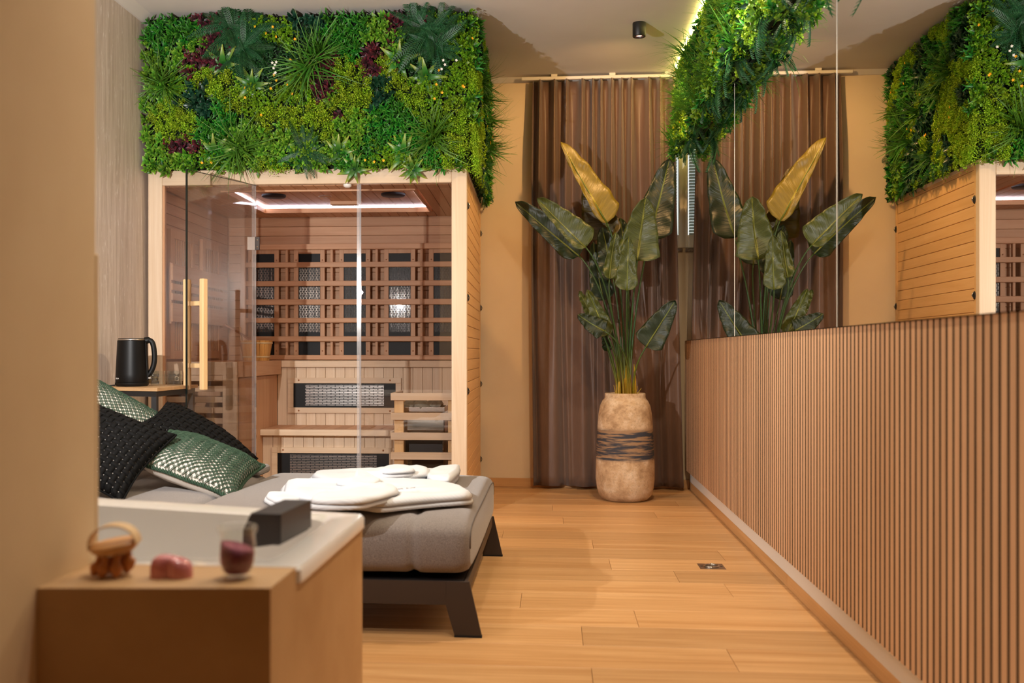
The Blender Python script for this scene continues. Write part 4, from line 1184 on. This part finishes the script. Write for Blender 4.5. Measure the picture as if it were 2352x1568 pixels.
for i, (b, t, yb, yt, hw, m, rl_, fo, be, root, wl, wr) in enumerate(LV):
    bb, dd = banana_leaf(b, t, yb, yt, hw, m, rl_, fo, .5, be, i * 1.7, wl, wr)
    stalk(bb, dd, root)
rs = random.Random(9)
for i in range(9):
    a = i * 2.4; x, y = .032 * math.cos(a) + (-.022 if i % 2 else .028), .03 * math.sin(a)
    h = rs.uniform(.10, .26)
    mb = MB().tube([(x, y, .56), (x * 1.05, y * 1.05, .64), (x * 1.0, y, .64 + h * .6), (x * .95, y, .64 + h)], [.011, .012, .008, .002], 7, True, .6)
    mb.a = [min(1, max(0, (v[2] - .60) / .28)) for v in mb.v]
    mb.obj('sheath', M['sheath'], pl, smooth=True)
for (x, y, dx_, h) in ((.055, -.03, .04, .07), (-.05, -.02, -.02, .10), (.06, 0, .015, .09)):
    mb = MB().tube([(x, y, .57), (x + dx_ * .3, y, .64), (x + dx_, y - .005, .64 + h * .6)], [.006, .005, .0022], 6, True, .5)
    mb.a = [.7] * len(mb.v)
    mb.obj('sheath', M['sheath'], pl, smooth=True)

# ---------------------------------------------------------------- living walls
rg = random.Random(21)
def leaf_into(mb, base, d, n, L, Wd, curl=.25, fold=.25, seg=3, shape=.5, t0=0.0, t1=1.0):
    """one leaf blade: three points across, seg along"""
    d = d.normalized(); s = d.cross(n).normalized(); n = s.cross(d)
    b = len(mb.v)
    for i in range(seg + 1):
        t = i / seg
        w = Wd * .5 * (math.sin(PI * min(1, t ** shape * .97 + .03)) ** .8) if 0 < t < 1 else Wd * .06
        c = base + d * (L * t * (1 - .12 * curl * t)) - n * (curl * L * t * t * .5)
        for x in (-1, 0, 1):
            mb.v.append(tuple(c + s * (x * w) + n * (fold * w * abs(x))))
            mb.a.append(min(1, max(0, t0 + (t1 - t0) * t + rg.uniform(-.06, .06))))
    for i in range(seg):
        for j in (0, 1):
            mb.f.append((b + i * 3 + j, b + i * 3 + j + 1, b + (i + 1) * 3 + j + 1, b + (i + 1) * 3 + j))
def rdir(el, az):
    return Vector((math.sin(el) * math.cos(az), math.sin(el) * math.sin(az), math.cos(el)))
def sprig(m, n, L, Wd, el0=.5, el1=1.35, hgt=.03, shape=.6, seg=3, curl=.5, spread=.016, pair=False):
    """a sprig of leaves, z points out of the wall"""
    mb = MB()
    for i in range(n):
        f_ = i / n
        az = i * 2.4 + rg.uniform(-.4, .4)
        el = el0 + (el1 - el0) * (1 - f_) + rg.uniform(-.15, .15)
        base = Vector((rg.uniform(-spread, spread), rg.uniform(-spread, spread), hgt * (.25 + .75 * f_)))
        d = rdir(el, az)
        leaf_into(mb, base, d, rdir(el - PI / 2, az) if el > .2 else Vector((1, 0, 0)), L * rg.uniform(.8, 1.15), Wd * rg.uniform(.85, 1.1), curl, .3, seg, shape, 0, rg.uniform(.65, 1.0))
    return mb.mesh('sprig', M[m], True)
def moss_mesh():
    mb = MB()
    for i in range(190):
        p = Vector((rg.gauss(0, .015), rg.gauss(0, .015), 0)); r = math.hypot(p.x, p.y)
        p.z = .034 * max(0, 1 - (r / .042) ** 2) + rg.uniform(0, .012)
        d = rdir(rg.uniform(0, 1.4), rg.uniform(0, 6.28)); b = len(mb.v)
        n_ = d.orthogonal().normalized(); n_ = Matrix.Rotation(rg.uniform(0, 6), 3, d) @ n_
        l = rg.uniform(.005, .010); w = l * .38
        mb.v += [tuple(p), tuple(p + d * l * .6 + n_ * w), tuple(p + d * l), tuple(p + d * l * .6 - n_ * w)]
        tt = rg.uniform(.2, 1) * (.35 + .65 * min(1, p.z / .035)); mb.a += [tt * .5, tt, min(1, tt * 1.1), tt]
        mb.f.append((b, b + 1, b + 2, b + 3))
    return mb.mesh('moss_tuft', M['moss'])
def frond(L, droop=.5, npair=22, wid=.165):
    mb = MB()
    pts = []
    for i in range(npair + 3):
        t = i / (npair + 2)
        pts.append(Vector((0, L * t * (1 - .15 * droop * t), -droop * L * t * t * .75)))
    for i in range(2, npair + 2):
        t = i / (npair + 2); p = pts[i]; d = (pts[i + 1] - pts[i - 1]).normalized()
        ln = wid * L * (math.sin(PI * (t * .86 + .12)) ** .8)
        for s_ in (-1, 1):
            dirv = (Vector((s_, 0, 0)) + d * .45 + Vector((0, 0, -.22))).normalized()
            b = len(mb.v); w = L / npair * .33
            up = d
            q = p + dirv * ln * .55 + Vector((0, 0, .004)); e = p + dirv * ln + Vector((0, 0, -.012))
            mb.v += [tuple(p - up * w * .6), tuple(p + up * w * .6), tuple(q + up * w), tuple(q - up * w), tuple(e)]
            tt = .25 + .5 * rg.random(); mb.a += [tt * .5, tt * .5, tt, tt, min(1, tt * 1.3)]
            mb.f += [(b, b + 1, b + 2, b + 3), (b + 3, b + 2, b + 4)]
    b0 = len(mb.v)
    mb.tube(pts, [.0022] * (len(pts) - 1) + [.0006], 4, False)
    mb.a += [.3] * (len(mb.v) - b0)
    return mb.mesh('fern_frond', M['fern'])
def grass_mesh(nb=70, L=.22, spread=1.2, curl=.9, wd=.0080):
    mb = MB()
    for i in range(nb):
        az = rg.uniform(0, 2 * PI); el = abs(rg.gauss(.55, .40)) * spread
        leaf_into(mb, Vector((rg.gauss(0, .012), rg.gauss(0, .012), 0)), rdir(min(el, 1.45), az), rdir(min(el, 1.45) - PI / 2, az), L * rg.uniform(.6, 1.15), wd * rg.uniform(.7, 1.3), curl * rg.uniform(.4, 1.4), .4, 5, .35, rg.uniform(0, .3), rg.uniform(.5, 1))
    return mb.mesh('grass_tuft', M['grassl'], True)
def rosette_leaf(L=.115, Wd=.034):
    mb = MB()
    leaf_into(mb, Vector((0, 0, 0)), Vector((0, 1, .25)), Vector((0, -.25, 1)), L, Wd, 1.1, .35, 6, .62, 0, 1)
    return mb.mesh('rosette_leaf', M['ros'], True)
def flower_mesh(m, r):
    mb = MB()
    for i in range(5):
        a = i * 2 * PI / 5
        leaf_into(mb, Vector((0, 0, .05)), rdir(1.1, a), rdir(1.1 - PI / 2, a), r, r * .7, .2, .1, 2, .6)
    mb.a = []
    return mb.mesh('flower', M[m])
KIT = {
    'A': ('oval_leaf_sprig', [sprig('oval', 14, .034, .0185, .25, 1.3, .036) for _ in range(3)]),
    'B': ('lance_leaf_sprig', [sprig('lance', 16, .044, .0125, .2, 1.3, .036, .5) for _ in range(3)]),
    'C': ('glossy_leaf_sprig', [sprig('darkleaf', 12, .038, .024, .3, 1.3, .03, .65) for _ in range(3)]),
    'D': ('burgundy_leaf_sprig', [sprig('burg', 11, .038, .020, .25, 1.3, .030, .6) for _ in range(3)]),
    'E': ('clover_leaf_sprig', [sprig('clover', 20, .018, .0180, .2, 1.2, .040, .75, 2, .3, .022) for _ in range(3)]),
    'F': ('fine_leaf_sprig', [sprig('fine', 26, .021, .0075, .2, 1.4, .032, .55, 2, .4, .022) for _ in range(3)]),
    'G': ('moss_tuft', [moss_mesh() for _ in range(4)]),
}
FRONDS = [frond(.21, .25), frond(.24, .5), frond(.26, .8), frond(.19, .6)]
GRASS = [grass_mesh(), grass_mesh(60, .25, 1.3, 1.1), grass_mesh(70, .19, 1.15, .7)]
RLEAF = [rosette_leaf(), rosette_leaf(.10, .030), rosette_leaf(.125, .033)]
YF_, WF_ = flower_mesh('yflower', .0095), flower_mesh('wflower', .0090)
CROWN = MB().lathe([(.0001, .012), (.010, .008), (.014, 0)], 8)
CROWN.a = [.2] * len(CROWN.v)
CROWNM = CROWN.mesh('crown', M['fern'], True)
def frame(nrm, up=Vector((0, 0, 1))):
    z = nrm.normalized(); y = (up - z * up.dot(z)).normalized(); x = y.cross(z)
    return Matrix((x, y, z)).transposed()
class Wall:
    """a living-wall panel: P(u, v) on its face, axes u along, v up, n out, all in the panel's own frame"""
    def __init__(s, root, org, u, n):
        s.root, s.org, s.u, s.n = root, Vector(org), Vector(u), Vector(n)
        s.m3 = frame(s.n)
    def pos(s, u, v, h=0.0):
        return s.org + s.u * u + Vector((0, 0, 1)) * v + s.n * h
    def put(s, name, me, u, v, h=0, roll=None, tilt=0.0, tdir=0.0, sc=1.0, parent=None):
        roll = rg.uniform(0, 6.28) if roll is None else roll
        rot = s.m3 @ Matrix.Rotation(tdir, 3, 'Z') @ Matrix.Rotation(tilt, 3, 'X') @ Matrix.Rotation(-tdir, 3, 'Z') @ Matrix.Rotation(roll, 3, 'Z')
        o = link(name, me, parent or s.root)
        o.matrix_basis = Matrix.Translation(s.pos(u, v, h)) @ rot.to_4x4() @ Matrix.Scale(sc, 4)
        return o
    def fern(s, u, v, h=.03, n=12, sc=1.0, down=.5, fan=2 * PI, mid=-PI / 2):
        c = s.put('fern', CROWNM, u, v, h, 0)
        for i in range(n):
            az = mid + fan * (i / n - .5 + rg.uniform(-.03, .03))
            el = rg.uniform(.12, .75)
            fr_ = link('frond', rg.choice(FRONDS), c)
            rot = Matrix.Rotation(az - PI / 2, 3, 'Z') @ Matrix.Rotation(el, 3, 'X') @ Matrix.Rotation(rg.uniform(-.35, .35), 3, 'Y')
            k = sc * rg.uniform(.7, 1.1)
            fr_.matrix_basis = Matrix.Translation((0, 0, .006)) @ rot.to_4x4() @ Matrix.Scale(k, 4)
        return c
    def grass(s, u, v, h=.02, sc=1.0, tilt=.35):
        return s.put('grass_tuft', rg.choice(GRASS), u, v, h, None, tilt, 0, sc)
    def rosette(s, u, v, h=.035, n=9, sc=1.0, tilt=.3):
        c = s.put('rosette', CROWNM, u, v, h, 0, tilt, 0)
        for i in range(n):
            az = i * 2.4 + rg.uniform(-.2, .2); el = .35 + .55 * (i / n)
            l = link('leaf', rg.choice(RLEAF), c)
            l.matrix_basis = (Matrix.Rotation(az, 3, 'Z') @ Matrix.Rotation(.95 - el, 3, 'X')).to_4x4() @ Matrix.Scale(sc * rg.uniform(.8, 1.1), 4)
        return c
    def fill(s, u0, u1, v0, v1, step, pick, hfun=lambda u, v: 0.0, cap=300):
        cnt = {}
        v = v0
        while v <= v1:
            u = u0 + rg.uniform(0, step)
            while u <= u1:
                uu, vv = u + rg.uniform(-.4, .4) * step, v + rg.uniform(-.4, .4) * step
                k = pick(uu, vv)
                nm, ms_ = KIT[k]
                if cnt.get(k, 0) < cap:
                    cnt[k] = cnt.get(k, 0) + 1
                    s.put(nm, rg.choice(ms_), uu, vv, hfun(uu, vv) + rg.uniform(-.004, .008), None, rg.uniform(0, .35), rg.uniform(-.6, .6), rg.uniform(.85, 1.2))
                u += step
            v += step * .92
        return cnt

# front panel over the sauna: what grows where is read off the photograph
gp = thing('vertical_garden', 'broad artificial green wall panel on the sauna front, mixed ferns, moss and grass', 'plant wall', SAUNA, SROT)
fw = Wall(gp, (0, 0.004, 0), (1, 0, 0), (0, -1, 0))
bxo('backing_board', M['panelback'], gp, -W + .004, .004, .005, .022, H + .004, 2.712, 0)
def uv(px, py, h=.03):
    p = at_s(px, py, -h); return p.x, p.z
SEED = [('B', 380, 60), ('B', 420, 85), ('B', 375, 105), ('B', 345, 60), ('B', 810, 55), ('B', 780, 95), ('B', 520, 270), ('B', 470, 295), ('B', 490, 320), ('B', 890, 255), ('B', 925, 275), ('B', 860, 315), ('B', 830, 375), ('B', 770, 70), ('B', 940, 300),
        ('A', 400, 130), ('A', 440, 108), ('A', 350, 235), ('A', 345, 335), ('A', 395, 372), ('A', 360, 380), ('A', 870, 70), ('A', 890, 100), ('A', 760, 235), ('A', 795, 290), ('A', 560, 300), ('A', 820, 300), ('A', 760, 310), ('A', 665, 325), ('A', 585, 320), ('A', 345, 120), ('A', 380, 150), ('A', 430, 380),
        ('C', 690, 48), ('C', 655, 35), ('C', 735, 35), ('C', 450, 195), ('C', 472, 215), ('C', 868, 195), ('C', 872, 222), ('C', 440, 225), ('C', 465, 240),
        ('D', 458, 128), ('D', 440, 145), ('D', 880, 112), ('D', 868, 128), ('D', 760, 152), ('D', 752, 245), ('D', 738, 218), ('D', 490, 28), ('D', 910, 22), ('D', 935, 25), ('D', 442, 332), ('D', 422, 322), ('D', 480, 45), ('D', 750, 265),
        ('E', 620, 40), ('E', 640, 75), ('E', 605, 222), ('E', 650, 215), ('E', 690, 205), ('E', 1040, 55), ('E', 1052, 100), ('E', 1000, 222), ('E', 1030, 230), ('E', 962, 245), ('E', 1045, 160), ('E', 868, 368), ('E', 460, 370), ('E', 420, 190), ('E', 590, 245), ('E', 1010, 260), ('E', 880, 375),
        ('F', 600, 150), ('F', 640, 160), ('F', 620, 115), ('F', 1000, 130), ('F', 1020, 145), ('F', 620, 190), ('F', 960, 130), ('F', 650, 125), ('F', 720, 95)]
MOSS = [(468, 165, 26, 18), (505, 203, 30, 30), (540, 236, 32, 24), (570, 215, 20, 14), (700, 262, 56, 40), (620, 268, 30, 24), (800, 165, 30, 35), (817, 215, 42, 40), (790, 240, 26, 26), (885, 148, 22, 22), (915, 190, 26, 30), (945, 226, 28, 28), (401, 277, 58, 44), (1064, 330, 32, 56), (1055, 250, 20, 30), (627, 384, 30, 16), (745, 290, 18, 24), (1040, 370, 30, 18)]
def topx(u_, v_):
    p = S2W((u_, -.03, v_)); Xc = p.x * _c + p.y * _s; Zc = -p.x * _s + p.y * _c
    return PX0 + F_PX * Xc / Zc, PY0 - F_PX * (p.z - CAM_Z) / Zc
def pick_front(u_, v_):
    x, y = topx(u_, v_)
    x += rg.gauss(0, 6); y += rg.gauss(0, 6)
    for (mx, my, rx, ry) in MOSS:
        if ((x - mx) / rx) ** 2 + ((y - my) / ry) ** 2 < 1: return 'G'
    return min(SEED, key=lambda q_: (q_[1] - x) ** 2 + (q_[2] - y) ** 2)[0]
fw.fill(-W + .0, .012, H + .012, 2.70, .0385, pick_front, lambda u_, v_: .012)
bw_ = at_s
for (x, y, n, sc) in ((540, 78, 16, .95), (562, 112, 12, .9), (985, 75, 16, .95), (1000, 112, 12, .9), (702, 350, 14, .8), (522, 60, 12, .8), (958, 62, 12, .85), (575, 70, 10, .85), (1010, 60, 10, .8), (545, 130, 8, .8)):
    a, b = uv(x, y); fw.fern(a, b, .045, n, sc)
for (x, y, sc) in ((373, 187, 1.0), (719, 141, 1.15), (700, 165, 1.0), (735, 120, .95), (546, 335, 1.05), (565, 345, .8), (990, 318, 1.05), (1000, 300, .8), (385, 200, .8)):
    a, b = uv(x, y); fw.grass(a, b, .02, sc)
for (x, y, sc) in ((516, 150, 1.05), (581, 196, 1.0), (918, 140, 1.0), (980, 176, 1.05), (779, 352, .95), (927, 353, 1.0), (497, 352, .9), (815, 388, .8), (950, 390, .7)):
    a, b = uv(x, y); fw.rosette(a, b, .04, 10, sc)
for (x, y) in ((638, 62), (604, 68), (630, 82), (650, 80), (676, 90), (644, 180), (649, 190), (615, 203), (677, 190), (664, 210), (570, 220), (582, 212), (1044, 70), (1072, 95), (995, 160), (1000, 202), (1012, 218), (1062, 190), (1064, 202), (994, 232), (850, 364), (870, 374), (885, 368), (488, 363), (460, 380), (672, 128), (590, 268)):
    a, b = uv(x, y, .05); fw.put('yellow_flower', YF_, a, b, .05 + rg.uniform(0, .012), None, rg.uniform(.2, .8), rg.uniform(-2, 2), 1.0)
for (x, y) in ((631, 146), (637, 151), (634, 158), (638, 168), (635, 172), (1020, 140), (1024, 150), (1016, 160), (1050, 140), (640, 144)):
    a, b = uv(x, y, .05); fw.put('white_flower', WF_, a, b, .052, None, .2, 0, 1.0)
for i in range(30):   # sprigs that hang over the top rail and stand up at the ceiling
    a, b = uv(rg.uniform(345, 560) if i % 2 else rg.uniform(600, 1060), rg.uniform(384, 396))
    fw.put('oval_leaf_sprig' if i % 3 else 'lance_leaf_sprig', rg.choice(KIT['A' if i % 3 else 'B'][1]), a, b, .03, None, .9, PI, 1.0)

# side panel over the sauna's right flank
sp_ = thing('vertical_garden', 'narrow dark green wall panel round the corner on the sauna side, hanging over its boards', 'plant wall', SAUNA, SROT)
sw = Wall(sp_, (0.004, 0, 0), (0, 1, 0), (1, 0, 0))
bxo('backing_board', M['panelback'], sp_, -.016, .004, .024, D - .004, H + .004, 2.712, 0)
def rnd_pick(seed, moss=.30, keys='AABBCDEEF', sc=5.0):
    def f_(u_, v_):
        if noise.noise(Vector((u_ * sc, v_ * sc, seed))) > .5 - moss: return 'G'
        k = noise.noise(Vector((u_ * sc * .8 + 7, v_ * sc * .8, seed + 5))) * .5 + .5
        return keys[int(max(0, min(.999, (k - .2) / .6)) * len(keys))]
    return f_
def pick_side(u_, v_):
    if v_ < 2.45 and u_ < .42 + (2.2 - v_) * .3 and noise.noise(Vector((u_ * 6, v_ * 6, 3))) > -.25: return 'G'
    return rnd_pick(3.3, .2, 'ABBCCFFE')(u_, v_)
sw.fill(.0, D - .01, H + .01, 2.70, .0375, pick_side, lambda u_, v_: .012)
for (u_, v_, sc) in ((.25, 2.42, 1.0), (.40, 2.36, 1.1), (.75, 2.32, 1.05), (.95, 2.25, 1.1), (.85, 2.18, 1.1), (.55, 2.02, .9), (1.1, 2.2, 1.0), (1.12, 2.42, .9)):
    sw.grass(u_, v_, .02, sc, .5)
for (u_, v_, n, sc) in ((.55, 2.50, 10, .8), (1.0, 2.40, 10, .8), (.50, 1.98, 9, .75), (.85, 1.96, 10, .75), (1.15, 1.95, 11, .8), (1.25, 2.15, 8, .75), (.3, 1.97, 6, .6)):
    sw.fern(u_, v_, .025, n, sc)
for i in range(26):
    u_ = rg.uniform(.06, D - .03)
    k = rg.choice('ABFGG')
    sw.put(KIT[k][0], rg.choice(KIT[k][1]), u_, rg.uniform(1.865, 1.905), .022, None, .8, PI, 1.1)
for i in range(10):
    sw.put('yellow_flower', YF_, rg.uniform(.05, 1.1), rg.uniform(2.1, 2.65), .05, None, .2)

cwl = Wall(sp_, (0.0, 0.0, 0), (1, 1, 0), (1, -1, 0))
v_ = H + .015
while v_ < 2.70:
    k = 'G' if v_ < 2.12 or 2.28 < v_ < 2.4 else rg.choice('EEAB')
    cwl.put(KIT[k][0], rg.choice(KIT[k][1]), rg.uniform(-.012, .012), v_, rg.uniform(.008, .02), None, rg.uniform(0, .4), rg.uniform(-1, 1), 1.1)
    v_ += .021
# hanging panel under the ceiling in front of the mirror, lit by a warm strip
HY0, HY1 = 2.55, 6.50
hp_ = thing('vertical_garden', 'long artificial green wall panel hanging from the ceiling against the mirror', 'plant wall', (0, 0, 0))
hw_ = Wall(hp_, (.826, 0, 0), (0, -1, 0), (-1, 0, 0))
bxo('backing_board', M['panelback'], hp_, .828, .846, HY0, HY1, 2.17, 2.725, 0)
hw_.fill(-HY1, -HY0, 2.17, 2.705, .050, rnd_pick(8.1, .24, 'BAFEEBCFAB', 3.2), lambda u_, v_: .008 + .035 * sstep((2.66 - v_) / .4), 290)
def drape(u_, v_, h=.02, n=7, sc=1.0):
    c = hw_.put('fern', CROWNM, u_, v_, h, 0)
    for i in range(n):
        fr_ = link('frond', rg.choice(FRONDS), c)
        rot = Matrix.Rotation(PI + rg.uniform(-.75, .75), 3, 'Z') @ Matrix.Rotation(rg.uniform(-.05, .65), 3, 'X') @ Matrix.Rotation(rg.uniform(-.5, .5), 3, 'Y')
        fr_.matrix_basis = Matrix.Translation((0, 0, .006)) @ rot.to_4x4() @ Matrix.Scale(sc * rg.uniform(.75, 1.15), 4)
n_ = 0
while n_ < 26:
    drape(-(HY0 + .05 + (HY1 - HY0 - .12) * (n_ + rg.random()) / 26), rg.uniform(2.16, 2.30) if n_ % 3 else rg.uniform(2.3, 2.58), rg.uniform(.0, .05), rg.choice((5, 6, 7)), rg.uniform(.65, .95))
    n_ += 1
for i in range(60):
    u_ = -rg.uniform(HY0 + .1, HY1 - .03)
    hw_.put('grass_tuft', rg.choice(GRASS), u_, rg.uniform(2.16, 2.56), rg.uniform(.0, .06), None, rg.uniform(.9, 1.5), PI, rg.uniform(.75, 1.05))
for i in range(18):
    hw_.rosette(-rg.uniform(HY0 + .1, HY1 - .05), rg.uniform(2.15, 2.55), .03, 8, .85, .6)
for i in range(22):
    hw_.put('yellow_flower', YF_, -rg.uniform(HY0, HY1), rg.uniform(2.2, 2.65), .06, None, .2)
for i in range(150):
    k = rg.choice('ABEGAB')
    hw_.put(KIT[k][0], rg.choice(KIT[k][1]), -rg.uniform(HY0, HY1), rg.uniform(2.08, 2.22), rg.uniform(-.01, .055), None, rg.uniform(.5, 1.5), PI, 1.15)
ls = thing('led_strip', 'glowing warm yellow light strip along the top of the hanging green panel', 'light strip', (0, 0, 0))
bxo('diffuser', M['ledwarm'], ls, .775, .788, HY0, HY1 - .02, 2.722, 2.7335, 0)
bxo('diffuser', M['ledwarm'], ls, .800, .812, HY1 + .008, HY1 + .018, 2.22, 2.70, 0)
bxo('channel', M['white'], ls, .7885, .7925, HY0, HY1 - .02, 2.717, 2.7345, 0)
